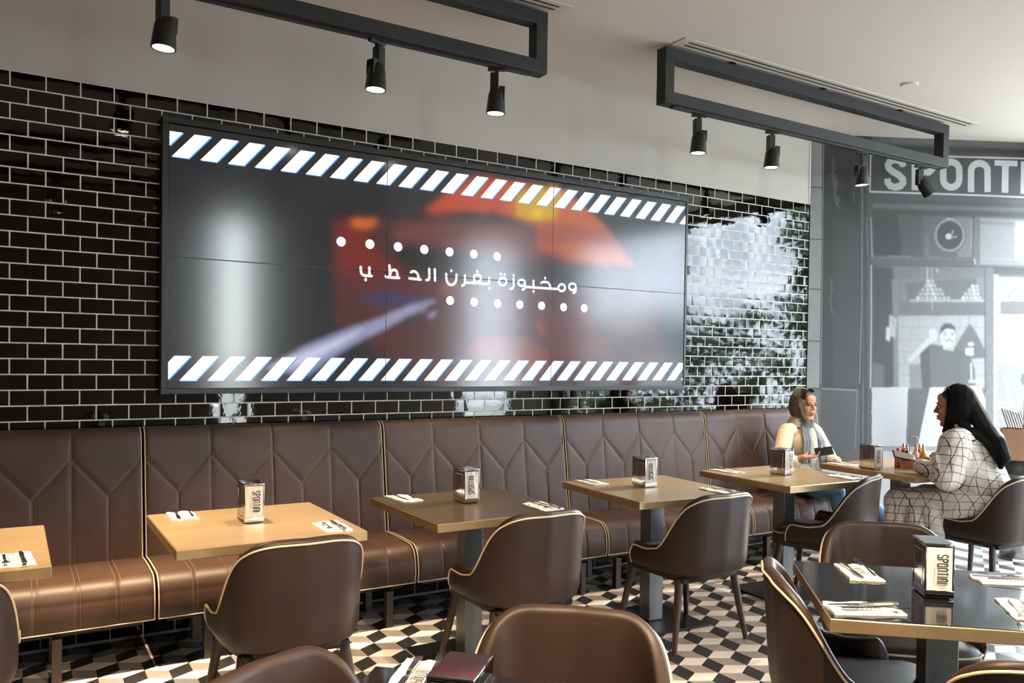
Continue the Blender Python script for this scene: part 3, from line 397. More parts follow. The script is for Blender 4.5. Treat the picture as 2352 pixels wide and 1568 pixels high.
for i in range(-45, 46):
    for j in range(-70, 71):
        cx_ = 2.939+i*.0961+j*.19226; cy_ = -1.692+i*.1665
        if not (-1.4 < cx_ < 7.5 and -4.4 < cy_ < -.12): continue
        for k in range(3):
            pts = [(cx_+p[0], cy_+p[1], 0) for p in RH[k]]
            my = max(p[1] for p in pts); mx_ = max(p[0] for p in pts)
            if my > -.128: continue
            if mx_ > 5.8 and my > (mx_-5.87)*-.493-.01: continue
            cand.append((picture_area(pts), cx_, cy_, k))
cand.sort(key=lambda t: -t[0])
for a, cx_, cy_, k in cand[:300]:
    link('tile', rh_me[k], floor, (cx_, cy_, 0))
rest = MB()
for a, cx_, cy_, k in cand[300:]:
    v, f = rhomb(k); rest.add([(x+cx_, y+cy_, z) for x, y, z in v], f, k)
ft = rest.build('distant_tiles', FM, floor, smooth=False); tag(ft, kind='stuff')
structure(MB().box(-60, 60, -60, 40, -.3, -.13).build('pavement', MAT['pavement'], smooth=False))

# the tiled wall: plaster above, glossy black subway tiles with pale joints below
TOP = 2.8307
wall = structure(MB().box(XL, 5.875, .008, .25, 0, CEIL).build('wall_left', MAT['plaster'], smooth=False))
MB().box(XL, 5.868, .0006, .012, 0, TOP).build('grout_panel', MAT['grout_light'], wall, smooth=False)
PX, PZ, JT = .153, .078, .0050
def tile_verts(w, h, bulge, tx, tz):
    """glazed tile face with rounded edges, gently domed; front looks to -y"""
    xs = [-w/2, -w/2+.0012, -w/2+.012, 0, w/2-.012, w/2-.0012, w/2]; zs = [-h/2, -h/2+.0012, 0, h/2-.0012, h/2]
    v = []
    for i, z in enumerate(zs):
        for j, x in enumerate(xs):
            edge = i in (0, len(zs)-1) or j in (0, len(xs)-1)
            y = .003 if edge else -.0005-bulge*(1-(2*x/w)**2)*(1-(2*z/h)**2)+tx*x+tz*z
            v.append((x, y, z))
    n = len(xs)
    return v, [(i*n+j, i*n+j+1, (i+1)*n+j+1, (i+1)*n+j) for i in range(len(zs)-1) for j in range(n-1)]
variants = []
for k in range(10):
    v, f = tile_verts(PX-JT, PZ-JT, rnd.uniform(.0005, .0016), rnd.uniform(-.004, .004), rnd.uniform(-.006, .006))
    variants.append((v, f, MB().add(v, f).mesh('tile', MAT['black_tile'], sharp=60)))
spots = []
for row in range(0, 34):
    zc = TOP-row*PZ-PZ/2
    if zc < .2: break
    for i in range(-14, 40):
        x0 = i*PX+(PX/2 if row % 2 else 0); x1 = x0+PX
        if x0 > 5.862: continue
        x1c = min(x1, 5.868+JT/2)
        if x0 > .75 and x1c < 4.3 and 1.33 < zc < 2.6: continue           # behind the screens
        if zc < .85: continue                                             # behind the seating
        w = x1c-x0-JT
        if w < .012: continue
        vis = picture_area([(x0, 0, zc-PZ/2), (x1c, 0, zc-PZ/2), (x1c, 0, zc+PZ/2), (x0, 0, zc+PZ/2)])
        if zc < 1.04 or (x0 > .66 and x1c < 4.4 and 1.22 < zc < 2.72): vis = 0
        spots.append((vis, (x0+x1c)/2, zc, w))
spots.sort(key=lambda t: -t[0])
rest = MB()
for n, (a, x, z, w) in enumerate(spots):
    v, f, me = variants[rnd.randrange(10)]; sx = w/(PX-JT)
    if n < 300:
        o = link('tile', me, wall, (x, 0, z))
        if abs(sx-1) > .01: o.scale = (sx, 1, 1)
    else: rest.add([(x+p[0]*sx, p[1], z+p[2]) for p in v], f)
tag(rest.build('distant_tiles', MAT['black_tile'], wall, sharp=60), kind='stuff')
MB().box(5.868, 5.8745, .0, .012, 0, TOP).build('tile_edge', MAT['lamp_black'], wall, smooth=False)

# tiled plinth under the bench
pl = structure(MB().box(XL, 5.86, -.1492, .0, 0, .30).build('trim_1', MAT['grout_grey'], smooth=False))
for row in range(3):
    for i in range(-7, 40):
        x0 = i*PX+(.055 if row % 2 else -.021)
        if x0+PX > 5.86: continue
        o = link('tile', variants[rnd.randrange(10)][2], pl, (x0+PX/2, -.150, .012+row*PZ+PZ/2))

# ceiling, other walls
structure(MB().box(XL, FX+.2, YB, .25, CEIL, CEIL+.15).build('ceiling', MAT['ceiling_paint'], smooth=False))
structure(MB().box(XL-.2, XL, YB, .25, 0, CEIL).build('wall_side', MAT['dark_wall'], smooth=False))
wb = MB(); 
for xa, xb, z0 in ((XL-.2, 2.3, 0), (2.7, 5.95, 0), (6.9, FX, 0), (2.3, 2.7, 3.3), (5.95, 6.9, 3.3)): wb.box(xa, xb, YB-.2, YB, z0, CEIL)
structure(wb.build('wall_rear', MAT['rear_wall'], smooth=False))
MEND = 2.0
wr = MB()
wr.add([mural_xyz(0, 0), mural_xyz(MEND, 0), mural_xyz(MEND, CEIL), mural_xyz(0, CEIL), mural_xyz(0, 0, -.15), mural_xyz(MEND, 0, -.15), mural_xyz(MEND, CEIL, -.15), mural_xyz(0, CEIL, -.15)],
       [(0, 1, 2, 3), (5, 4, 7, 6), (1, 5, 6, 2), (4, 0, 3, 7), (0, 4, 5, 1), (3, 2, 6, 7)])
wright = structure(wr.build('wall_right', MAT['plaster'], smooth=False))
wf = MB(); wf.box(FX, FX+.2, YB-.2, -.80, 3.3, CEIL); wf.box(FX, FX+.2, YB-.2, -6.1, 0, 3.3)
structure(wf.build('wall_front', MAT['rear_wall'], smooth=False))
def glazing(name, y0, y1, splits, z1=3.3):
    fr = MB(); ys = [y0]+splits+[y1]
    fr.box(FX+.04, FX+.1, y0, y1, 0, .06); fr.box(FX+.04, FX+.1, y0, y1, z1-.05, z1)
    for y in ys: fr.box(FX+.04, FX+.1, y-.025, y+.025, 0, z1)
    w = structure(fr.build(name, MAT['window_metal'], smooth=False))
    for a, b in zip(ys[:-1], ys[1:]):
        MB().box(FX+.066, FX+.074, min(a, b)+.025, max(a, b)-.025, .06, z1-.05).build('pane', MAT['glass'], w, smooth=False)
glazing('window_1', -6.1, -.86, [-4.9, -3.6])
for n_, (xa, xb) in ((2, (2.3, 2.7)), (3, (5.95, 6.9))):
    w3 = MB(); w3.box(xa, xa+.05, YB-.12, YB-.06, 0, 3.3); w3.box(xb-.05, xb, YB-.12, YB-.06, 0, 3.3); w3.box(xa+.05, xb-.05, YB-.12, YB-.06, 3.24, 3.3)
    w3o = structure(w3.build('window_%d' % n_, MAT['window_metal'], smooth=False))
    MB().box(xa+.05, xb-.05, YB-.1, YB-.09, 0, 3.24).build('pane', MAT['glass'], w3o, smooth=False)

# outside: a pale block across the street, a hedge and a street tree (seen mirrored in tiles and screens)
eb = structure(MB().box(15, 21, -34, -2.36, -.13, 9.5).build('exterior_building', MAT['pale_building'], smooth=False))
ew = MB(); es = MB()
for i in range(16):
    for j in range(4):
        y = -3.1-i*1.5; z = 2.0+j*1.75
        ew.box(14.98, 15.02, y-.95, y, z, z+1.1); es.box(14.9, 15.0, y-1.02, y+.07, z-.12, z-.02); es.box(14.93, 15.0, y-.5, y-.45, z, z+1.1)
ew.build('facade_window', MAT['facade_glass'], eb, smooth=False); es.build('facade_sill', MAT['pale_building'], eb, smooth=False)
hg = MB()
for k in range(560):
    y = rnd.uniform(-11, -2.75); x = 10.9+rnd.uniform(-.35, .35); z = 2.35*rnd.random()**1.15; s_ = rnd.uniform(.14, .3)
    q = [(x+s_*rnd.uniform(-1, 1), y+s_*rnd.uniform(-1, 1), z+s_*rnd.uniform(-1, 1)) for _ in range(4)]
    hg.add(q, [(0, 1, 2), (0, 2, 3), (0, 3, 1), (1, 3, 2)])
tag(hg.build('hedge', MAT['leaf'], smooth=False), 'loose green hedge growing outside the glass front', 'hedge', kind='stuff')
tr = thing('street_tree', 'leafy street tree standing outside the glass front', 'tree', (9.4, -2.78, -.13))
MB().tube([(0, 0, 0), (.03, .02, 1.4), (-.02, 0, 2.6)], [.11, .09, .06]).build('trunk', MAT['bark'], tr)
cm = MB()
for k in range(240):
    a = rnd.uniform(0, 6.28); e1 = rnd.uniform(-1, 1); rr = rnd.uniform(.3, 1)*1.0; c = (rr*math.cos(a)*.32, rr*math.sin(a)*.32, 3.3+e1*1.3); s_ = .16
    q = [(c[0]+s_*rnd.uniform(-1, 1), c[1]+s_*rnd.uniform(-1, 1), c[2]+s_*rnd.uniform(-1, 1)) for _ in range(4)]
    cm.add(q, [(0, 1, 2, 3)])
tag(cm.build('foliage', MAT['leaf'], tr, smooth=False), kind='stuff')

# mural: a black and white photograph of a shop front printed on wallpaper
cv = Canvas(0, MEND, 0, CEIL, .0042, 1)
tone = lambda t: (lin((t, t, t))[0],)
cv.im[:] = tone(110)[0]
for op in MURAL:
    if op[0] == 'p': cv.poly(op[2], tone(op[1]))
    elif op[0] == 'l': cv.line([tuple(q) for q in op[3]], max(op[2], .004), tone(op[1]), op[2] > .04)
    elif op[0] == 'e': cv.ell(op[2], op[3], tone(op[1]))
    elif op[0] == 'b': cv.blur(max(1, op[1]//2))
rs = np.random.RandomState(3); nz = rs.rand(*cv.im.shape[:2]).astype(np.float32)
for _ in range(2): nz = (nz+np.roll(nz, 1, 0)+np.roll(nz, 1, 1)+np.roll(nz, -1, 0))/4
cv.im[..., 0] *= .82+.36*nz
cv.im = np.repeat(np.minimum(.86*cv.im**1.25, .37), 3, 2)*np.array([.985, .99, 1.03], np.float32)
me = cv.mesh('mural', lambda s, z: (MP[0]+s*MD[0]+.002*MN[0], MP[1]+s*MD[1]+.002*MN[1], z), MAT['mural_print'])
link('mural', me, wright)

# ------------------------------------------------------------------ video wall
vw = thing('video_wall', 'wide black video wall of six screens showing stripes and white lettering over flames', 'screen', (0, 0, 0))
X0, X1, Z0, Z1 = .677, 4.382, 1.248, 2.706
fr = MB()
fr.rbox(X0, X1, -.088, -.004, Z1-.034, Z1, .003); fr.rbox(X0, X1, -.088, -.004, Z0, Z0+.032, .003)
fr.rbox(X0, X0+.034, -.088, -.004, Z0+.03, Z1-.033, .003); fr.rbox(X1-.022, X1, -.088, -.004, Z0+.03, Z1-.033, .003)
fr.build('frame', MAT['tv_frame'], vw)
pc = Canvas(X0, X1, Z0, Z1, .011, 3)
bgc = lin((36, 38, 44)); pc.im[:] = bgc
for op in TV['pic']:
    if op[0] == 'p': pc.poly(op[2], lin(op[1]))
    else: pc.blur(max(1, op[1]//3))
xs = [.711, 1.94, 3.15, 4.36]; zs = [1.279, 1.975, 2.668]
for i in range(3):
    for j in range(2):
        xa, xb, za, zb = xs[i]+.0012, xs[i+1]-.0012, zs[j]+.0012, zs[j+1]-.0012
        c2 = Canvas(xa, xb-1e-4, za, zb-1e-4, (xb-xa)/112, 3)
        ia = np.clip(np.round((c2.a-pc.a[0])/pc.step).astype(int), 0, len(pc.a)-1); ib = np.clip(np.round((c2.b-pc.b[0])/pc.step).astype(int), 0, len(pc.b)-1)
        c2.im = pc.im[np.ix_(ib, ia)]
        s_ = link('screen', c2.mesh('screen', lambda a, b: (a, np.full_like(a, -.083), b), MAT['screen']), vw)
        MB().box(xa, xb, -.0825, -.02, za, zb).build('housing', MAT['tv_black'], s_, smooth=False)
gr = MB(); fringe = MB(); P = lambda a, b, d: (a, d, b)
def stripe(xt, zt, zb, wd, sh):
    q = [(xt, zt), (xt+wd, zt), (xt+wd-sh, zb), (xt-sh, zb)]
    lo, hi = .7135, 4.357
    out = []
    for k in range(4):                                            # clip to the picture left and right
        p0, p1 = q[k], q[(k+1) % 4]
        for a in (p0,):
            if lo <= a[0] <= hi: out.append(a)
        for edge in sorted((lo, hi), key=lambda e: abs(e-p0[0])):
            if (p0[0]-edge)*(p1[0]-edge) < 0:
                t = (edge-p0[0])/(p1[0]-p0[0]); out.append((edge, p0[1]+t*(p1[1]-p0[1])))
    if len(out) > 2:
        gr.prism(out, P, -.0834, -.0838); fringe.prism([(min(max(a+.0055, lo), hi), b-.004) for a, b in out], P, -.0832, -.0835)
for k in range(-1, 27): stripe(.8383+k*.1429, 2.630, 2.498, .0855, .1145)
for k in range(-2, 27): stripe(.8868+k*.1428, 1.452, 1.320, .084, .1184)
for a, b in TV['dots']: gr.prism([(a+.0285*math.cos(t*math.pi/14), b+.0285*math.sin(t*math.pi/14)) for t in range(28)], P, -.0834, -.0838)
gr.build('screen_graphics', MAT['screen_white'], vw, smooth=False); fringe.build('stripe_fringe', MAT['screen_blue'], vw, smooth=False)
tx = MB()
for st in TV['text']: tx.ribbon(st, .0163, P, -.0838)
tx.build('screen_lettering', MAT['screen_white'], vw, smooth=False)
jb = MB()
for x in xs[1:3]: jb.box(x-.0016, x+.0016, -.0848, -.0826, zs[0], zs[2])
for a, b in zip(xs[:-1], xs[1:]): jb.box(a, b, -.0846, -.0826, zs[1]-.0012, zs[1]+.0012)
jb.build('panel_joint', MAT['tv_black'], vw, smooth=False)

# ------------------------------------------------------------------ banquette
BW = 1.319; SEAM0 = .592
segs = []
for k in range(1, 4): segs.append(((.33*k, .43), (.33*k, 1.2)))
for k in range(4): segs.append(((.165+.33*k, .43), (.165+.33*k, .745)))
for k in range(4): segs += [((.33*k, .938), (.165+.33*k, .745)), ((.165+.33*k, .745), (.33*(k+1), .938))]
def seg_dist(x, z, ss=segs):
    d = np.full(x.shape, 9.)
    for (a, b), (c, e) in ss:
        dx, dz = c-a, e-b; t = np.clip(((x-a)*dx+(z-b)*dz)/(dx*dx+dz*dz), 0, 1); d = np.minimum(d, np.hypot(x-a-t*dx, z-b-t*dz))
    return d
def back_profile(n1=62, n2=16):
    pts = [(-.222+(.087)*t, .40+.60*t) for t in np.linspace(0, 1, n1)]
    r_ = .062
    pts += [(-.135+r_-r_*math.cos(a)+0, 1.0+.078*math.sin(a)) for a in np.linspace(0, math.pi/2, n2)[1:]]
    pts += [(-.03, 1.078), (-.006, 1.06), (-.006, .40)]
    return np.array(pts)
bp = back_profile(); xs_ = np.concatenate([[0, .002, .006, .012], np.linspace(.02, BW-.028, 150), [BW-.02, BW-.014, BW-.01, BW-.008]])
Xg, Ig = np.meshgrid(xs_, np.arange(len(bp)), indexing='ij')
arc = np.concatenate([[0], np.cumsum(np.hypot(*np.diff(bp, axis=0).T))])+.40
Yg = bp[Ig, 0].copy(); Zg = bp[Ig, 1].copy(); Ag = arc[Ig]
nrm = np.gradient(bp, axis=0); nrm = np.stack([nrm[:, 1], -nrm[:, 0]], 1); nrm /= np.linalg.norm(nrm, axis=1)[:, None]     # points into the cushion
d = seg_dist(Xg, np.where(Ag < 1.2, Ag, 1.2))
dep = .0055*np.exp(-(d/.0065)**2)+.0015*np.exp(-(d/.03)**2)
ed = np.minimum(Xg, BW-.008-Xg); dep += .016*np.exp(-(ed/.007)**1.2)
fade = np.where(Ig >= len(bp)-4, 0, 1)
Yg += dep*fade*nrm[Ig, 0]; Zg += dep*fade*nrm[Ig, 1]
def bgrid(name, X, Y, Z, mat_):
    mb = MB(); n = X.shape; mb.grid([[(X[i, j], Y[i, j], Z[i, j]) for j in range(n[1])] for i in range(n[0])])
    for i in (0, n[0]-1):
        r_ = [(X[i, j], Y[i, j], Z[i, j]) for j in range(n[1])]
        mb.add(r_, [tuple(range(n[1])) if i else tuple(reversed(range(n[1])))])
    return mb.mesh(name, mat_, sharp=50)
back_me = bgrid('backrest', Xg, Yg, Zg, MAT['leather'])
sp_ = [(-.16, .428), (-.30, .433), (-.44, .434), (-.545, .431)]
sp_ = [(-.16+(-.385)*t, .428+.006*math.sin(t*math.pi)) for t in np.linspace(0, 1, 18)]
sp_ += [(-.545-.088*math.sin(a), .343+.086*math.cos(a)) for a in np.linspace(0, math.pi/2, 14)[1:]]
sp_ += [(-.635-.006*math.sin(t*math.pi), .343-.113*t) for t in np.linspace(0, 1, 12)[1:]]
sp_ += [(-.62, .222), (-.16, .222)]
spf = np.array(sp_); Xs, Is = np.meshgrid(xs_, np.arange(len(spf)), indexing='ij')
Ys = spf[Is, 0].copy(); Zs = spf[Is, 1].copy(); ns = np.gradient(spf, axis=0); ns = np.stack([-ns[:, 1], ns[:, 0]], 1); ns /= np.linalg.norm(ns, axis=1)[:, None]
ds = np.min(np.abs(Xs[..., None]-np.arange(1, 8)*.165), -1)
dps = .005*np.exp(-(ds/.0065)**2)+.0015*np.exp(-(ds/.03)**2)+.014*np.exp(-(np.minimum(Xs, BW-.008-Xs)/.008)**1.2)
fd = np.where(Is >= len(spf)-2, 0, 1); Ys += dps*fd*ns[Is, 0]; Zs += dps*fd*ns[Is, 1]
seat_me = bgrid('seat', Xs, Ys, Zs, MAT['leather'])
# welting along the cushion edges, stitching along the seams
bpips = []; spips = []
for x in (.004, BW-.014):
    bpip = MB(); spip = MB()
    bpip.tube([(x, bp[i, 0]+.004, bp[i, 1]) for i in range(0, len(bp)-3, 2)], .0034, 6)
    spip.tube([(x, spf[i, 0], spf[i, 1]+.0) for i in range(0, len(spf)-2)], .0034, 6)
    bpips.append(bpip.mesh('backrest_piping', MAT['piping'])); spips.append(spip.mesh('seat_piping', MAT['piping']))
spip = MB(); spip.tube([(.003, -.634, .228), (BW/2, -.636, .228), (BW-.011, -.634, .228)], .0036, 6)
spips.append(spip.mesh('seat_piping', MAT['piping']))
def on_back(x, a):
    a = min(max(a, .402), 1.19); i = min(int(np.searchsorted(arc, a)), len(arc)-1); t = (a-arc[i-1])/(arc[i]-arc[i-1])
    p = bp[i-1]*(1-t)+bp[i]*t; n_ = nrm[i-1]
    return p, n_
stm = MB()
for (a, b), (c, e) in segs:
    L = math.hypot(c-a, e-b); ux, uz = (c-a)/L, (e-b)/L
    for sgn in (-1, 1):
        n = int(L/.011)
        for k in range(n):
            s0, s1 = (k+.15)/n*L, (k+.8)/n*L; q = []
            for s_, w_ in ((s0, .0007), (s1, .0007), (s1, -.0007), (s0, -.0007)):
                x = a+ux*s_-uz*(sgn*.0105+w_); zz = b+uz*s_+ux*(sgn*.0105+w_)
                if not .005 < x < BW-.012: break
                p, n_ = on_back(x, zz); off = .0035+.0008-.0055
                dd = .0055*math.exp(-(.0105/.0065)**2)+.0015*math.exp(-(.0105/.03)**2)-.0007
                q.append((x, p[0]+n_[0]*dd, p[1]+n_[1]*dd))
            if len(q) == 4: stm.add(q, [(0, 1, 2, 3)])
for k in range(1, 8):
    for sgn in (-1, 1):
        for i in range(1, len(spf)-3):
            p0, p1 = spf[i], spf[i+1]; m = max(1, int(np.hypot(*(p1-p0))/.011))
            for j in range(m):
                q = []
                for t, w_ in (((j+.15)/m, .0007), ((j+.8)/m, .0007), ((j+.8)/m, -.0009), ((j+.15)/m, -.0009)):
                    p = p0*(1-t)+p1*t; dd = .005*math.exp(-(.0105/.0065)**2)+.0015*math.exp(-(.0105/.03)**2)-.0009
                    q.append((k*.165+sgn*.0105+w_, p[0]+ns[i, 0]*dd, p[1]+ns[i, 1]*dd))
                stm.add(q, [(0, 1, 2, 3)])
st_me = stm.mesh('stitching', MAT['thread'], smooth=False)
bl = ['brown leather bench seat behind the leftmost brass table, cut by the left picture edge', 'brown leather bench seat behind the brass table lit warm yellow',
      'brown leather bench seat behind the darkest brass table', 'brown leather bench seat behind the middle table, third unit from the mural wall', 'brown leather bench seat the woman in the cream shirt sits on']
bl[3] = 'brown leather bench seat next to the woman in cream, with no one on it'
legx = [[.182], [1.756-.12], [2.5], [3.327], [4.75]]
bench_names = []
for u in range(5):
    x0 = SEAM0+(u-1)*BW
    t = thing('banquette_bench', ['', '', '', '', ''][u] or bl[u], 'bench', (x0, 0, 0), 0, 'leather banquette along the tiled wall')
    link('backrest', back_me, t); link('seat', seat_me, t); [link('backrest_piping', m, t) for m in bpips]; [link('seat_piping', m, t) for m in spips]
    tag(link('stitching', st_me, t), kind='stuff')
    MB().rbox(.05, BW-.06, -.58, -.16, .195, .225, .004).build('seat_frame', MAT['black_steel'], t)
    for lx, ly in ((.18 if u == 0 else .1, 0), (1.0, 0)):
        xx = {0: .182, 1: 1.756, 2: 2.55, 3: 3.327, 4: 4.72}[u]-x0 if lx < .5 else ({0: -.4, 1: .82, 2: 3.05, 3: 4.1, 4: 5.6}[u]-x0)
        for yy in (-.605, -.30): MB().rbox(xx-.02, xx+.02, yy-.02, yy+.02, 0, .196, .002).build('leg', MAT['bench_leg'], t)
# ------------------------------------------------------------------ tables
def table_builder(name, label, top_mat, edge_mat, w, d, loc, rz):
    t = thing(name, label, 'table', (loc[0], loc[1], 0), rz)
    MB().rbox(-w/2, w/2, -d/2, d/2, .71, .748, .002, 1).build('table_edge', edge_mat, t)
    MB().rbox(-w/2+.002, w/2-.002, -d/2+.002, d/2-.002, .744, .75, .0015, 1).build('tabletop', top_mat, t)
    MB().rbox(-.047, .047, -.047, .047, .012, .711, .003).build('pole', MAT['steel'], t)
    b = MB(); b.rbox(-.23, .23, -.23, .23, 0, .012, .002); b.rbox(-.055, .055, -.055, .055, .011, .017, .002); b.build('base_plate', MAT['black_steel'], t)
    MB().rbox(-.16, .16, -.16, .16, .703, .711, .001, 1).build('top_plate', MAT['black_steel'], t)
    return t
WT = [(-.24, -1.235, 0), (.883, -1.195, 0), (1.925, -1.205, 0), (3.088, -1.21, R(-4.5)), (4.2, -1.19, R(-2.5)), (5.275, -1.285, R(-3))]
tl_ = ['brass topped table cut off by the left picture edge', 'brass topped table glowing warm yellow under a spotlight, second from the left', 'darkest brown brass topped table, third from the left',
       'brass topped table with a big square steel post, fourth from the left', 'brass topped table in front of the bench just left of the woman in cream', 'brass topped table the two women sit at']
for k, (x, y, a) in enumerate(WT):
    m = MAT['brass_shaded'] if k == 2 else MAT['brass']
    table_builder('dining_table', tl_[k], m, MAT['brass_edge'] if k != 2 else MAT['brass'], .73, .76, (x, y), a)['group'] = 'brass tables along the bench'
BA = R(-42); E2 = (math.cos(BA), math.sin(BA)); E1 = (-E2[1], E2[0])
def at(o, a, b): return (o[0]+a*E2[0]+b*E1[0], o[1]+a*E2[1]+b*E1[1])
BT = (2.452, -3.257); FT = (.778, -3.471)
table_builder('dining_table', 'glossy black table with a brass edge at the lower right', MAT['gloss_black'], MAT['brass_edge'], .76, .67, BT, BA)['group'] = 'black tables with brass edges'
table_builder('dining_table', 'glossy black table corner at the bottom middle of the picture', MAT['gloss_black'], MAT['brass_edge'], .76, .67, FT, BA)['group'] = 'black tables with brass edges'

# ------------------------------------------------------------------ tub chairs
def chair_path():
    """plan of the shell rim from left arm tip round the back to the right arm tip, with rim height"""
    hw = .268; p = []
    half = []
    for a in np.linspace(0, 1, 7): half.append((hw-.006*(1-a), .150-.05*a))                # arm tip
    for a in np.linspace(0, 1, 8)[1:]: half.append((hw-.002*a, .10-.17*a))
    cx_, cy_, rx, ry = .10, -.07, .166, .215
    for a in np.linspace(0, math.pi/2, 22)[1:]: half.append((cx_+rx*math.cos(a)**.86, cy_-ry*math.sin(a)**.86))
    for a in np.linspace(0, 1, 6)[1:]: half.append((.10*(1-a), -.285-.010*a))
    right = half[:-1]; left = [(-x, y) for x, y in right]
    return left+[half[-1]]+right[::-1]
def rim_height(x, y):
    if y > .10: return .385+.13*math.sqrt(max(0, 1-((y-.10)/.0502)**2))
    if y > -.05: return .515-.004*math.sin((.10-y)/.15*math.pi)+.008*max(0, (-y+.0)/.05)
    t = min(1, (-.05-y)/.235); s_ = t*t*(3-2*t); h = .522+.264*s_
    if abs(x) < .2: h += .015*math.sin(min(1, (.2-abs(x))/.10)*math.pi/2)
    return h
path = chair_path(); NP = len(path)
def chair_shell():
    rows = []; pip = []
    for i, (x, y) in enumerate(path):
        a = Vector(path[max(0, i-1)]); b = Vector(path[min(NP-1, i+1)]); t = (b-a).normalized(); n = Vector((-t.y, t.x))   # outward normal
        if n.dot(Vector((x, y+.02))) < 0: n = -n
        h = max(rim_height(x, y), .41); z0 = .392; back = max(0, (-y-.05)/.235)
        th = .040 if y < .10 else .012+.028*math.sqrt(max(0, 1-((y-.10)/.0502)**2))
        th = min(th, (h-z0)*.45+.004)
        pts = []
        def P_(off, z):
            f = (z-z0)/(.80-z0); lean = back*(.028*(f-.55))                        # backrest leans back a little
            tuck = -.016*max(0, 1-(z-z0)/.05)**2                                     # shell curls under at the bottom
            o = off+lean+tuck
            return (x+n.x*o, y+n.y*o, z)
        pts.append(P_(-th-.015, z0+.02)); 
        for k in range(1, 6): pts.append(P_(-th-.010*(1-k/6), z0+.02+(h-.02-z0-.02)*k/6))
        for a_ in np.linspace(math.pi, 0, 9): pts.append(P_(-th/2+th/2*math.cos(a_), h-.02+.02*math.sin(a_)))
        for k in range(1, 9): pts.append(P_(0, (h-.02)-(h-.02-z0-.02)*k/9))
        for k in range(1, 5): pts.append(P_(0, z0+.02-.02*k/4))
        pts.append(P_(-.03, z0-.006)); pts.append(P_(-.075, z0-.008))
        rows.append(pts); pip.append(P_(.0025, h-.019))
    mb = MB(); mb.grid(rows)
    n = len(rows[0])
    for i in (0, NP-1): mb.add(rows[i], [tuple(range(n)) if i == 0 else tuple(reversed(range(n)))])
    front = []
    x0, y0, z0 = pip[0]; x1, y1, z1 = pip[-1]
    pl_ = [(x0, y0+.001, .39)]+pip+[(x1, y1+.001, .39)]
    return mb, pl_
shell_mb, pip_line = chair_shell()
shell_me = shell_mb.mesh('shell', MAT['chair_leather'], sharp=60)
cp = MB(); cp.tube(pip_line, .0040, 6)
chair_pip_me = cp.mesh('piping', MAT['piping'])
def seat_cushion():
    def plan(t, g=1.0):
        c, s_ = math.cos(t), math.sin(t); n = 3.6
        r_ = (abs(c)**n+abs(s_)**n)**(-1/n); x = .222*c*r_; y = .02+.245*s_*r_
        if y > .14: x *= 1+.16*min(1, (y-.14)/.06)
        return (x*g, .02+(y-.02)*g)
    N = 48; rows = []
    prof = [(.90, .352), (1.0, .360), (1.01, .375), (1.012, .405), (1.0, .43), (.97, .445), (.9, .455), (.7, .463), (.4, .468), (.02, .469), (.0005, .469)]
    for g, z in prof: rows.append([(*plan(2*math.pi*k/N, g), z) for k in range(N)]+[(*plan(0, g), z)])
    mb = MB(); mb.grid(rows)
    pts = [(*plan(2*math.pi*k/N, 1.012), .43) for k in range(N)]
    return mb, pts
sc_mb, sc_pts = seat_cushion()
cush_me = sc_mb.mesh('seat', MAT['chair_leather'], sharp=60)
sc_p = MB(); sc_p.tube([p for p in sc_pts if p[1] > .12], 0.004, 6); cush_pip_me = sc_p.mesh('seat_piping', MAT['piping'])
under_me = MB().rbox(-.20, .20, -.20, .21, .345, .375, .01).mesh('seat_frame', MAT['black_cloth'])
def chair_leg(x, y):
    a = Vector((x*.76, y*.8-.0, .36)); b = Vector((x, y, 0)); mb = MB()
    mb.tube([a, a*.4+b*.6, b+Vector((0, 0, .012)), b], [.021, .0165, .0128, .0128], 12)
    return mb.mesh('leg', MAT['leg_wood'])
leg_mes = [chair_leg(-.25, .25), chair_leg(.25, .25), chair_leg(-.25, -.195), chair_leg(.25, -.195)]
def make_chair(label):
    t = thing('dining_chair', label, 'chair', (0, 0, 0), 0, 'brown leather tub chairs with cream piping')
    link('shell', shell_me, t); link('seat', cush_me, t); link('piping', chair_pip_me, t); link('seat_piping', cush_pip_me, t); link('seat_frame', under_me, t)
    for m in leg_mes: link('leg', m, t)
    return t
e1z, e2z = R(138), R(-132)
chairs = [
 ((.92, -1.53), 0, 'brown tub chair with cream piping, back to us, at the warm yellow table'),
 ((-.235, -1.54), 0, 'brown tub chair cut off by the left picture edge'),
 ((1.995, -1.50), 0, 'brown tub chair with cream piping, back to us, at the darkest brass table'),
 ((3.07, -1.50), 0, 'brown tub chair back to us at the fourth table, splayed legs in the sun'),
 ((4.27, -1.44), R(20), 'brown tub chair turned slightly, at the table left of the woman in cream'),
 ((5.3, -1.86), R(-2), 'brown tub chair the woman in the plaid dress sits on'),
 (at(BT, -.21, .03), e2z, 'brown tub chair seen side on with its arm under the black table'),
 (at(BT, .05, .625), e1z, 'brown tub chair on the far side of the black table, behind the napkin holder'),
 (at(BT, .05, -.455), BA, 'brown tub chair back with a thick cream welt at the bottom right corner'),
 (at(BT, .50, .02), R(48), 'brown tub chair mostly hidden under the right end of the black table'),
 (at(FT, .035, .44), e1z, 'brown tub chair facing us at the bottom middle, only its broad backrest in view'),
 ((.585, -3.205), R(-152), 'brown tub chair top at the bottom edge, left of the near napkin holder')]
c0 = None
for (p, a, lab) in chairs:
    if c0 is None:
        c0 = make_chair(lab); c0.location = (*p, 0); c0.rotation_euler.z = a
    else: dup(c0, lab, (*p, 0), a)

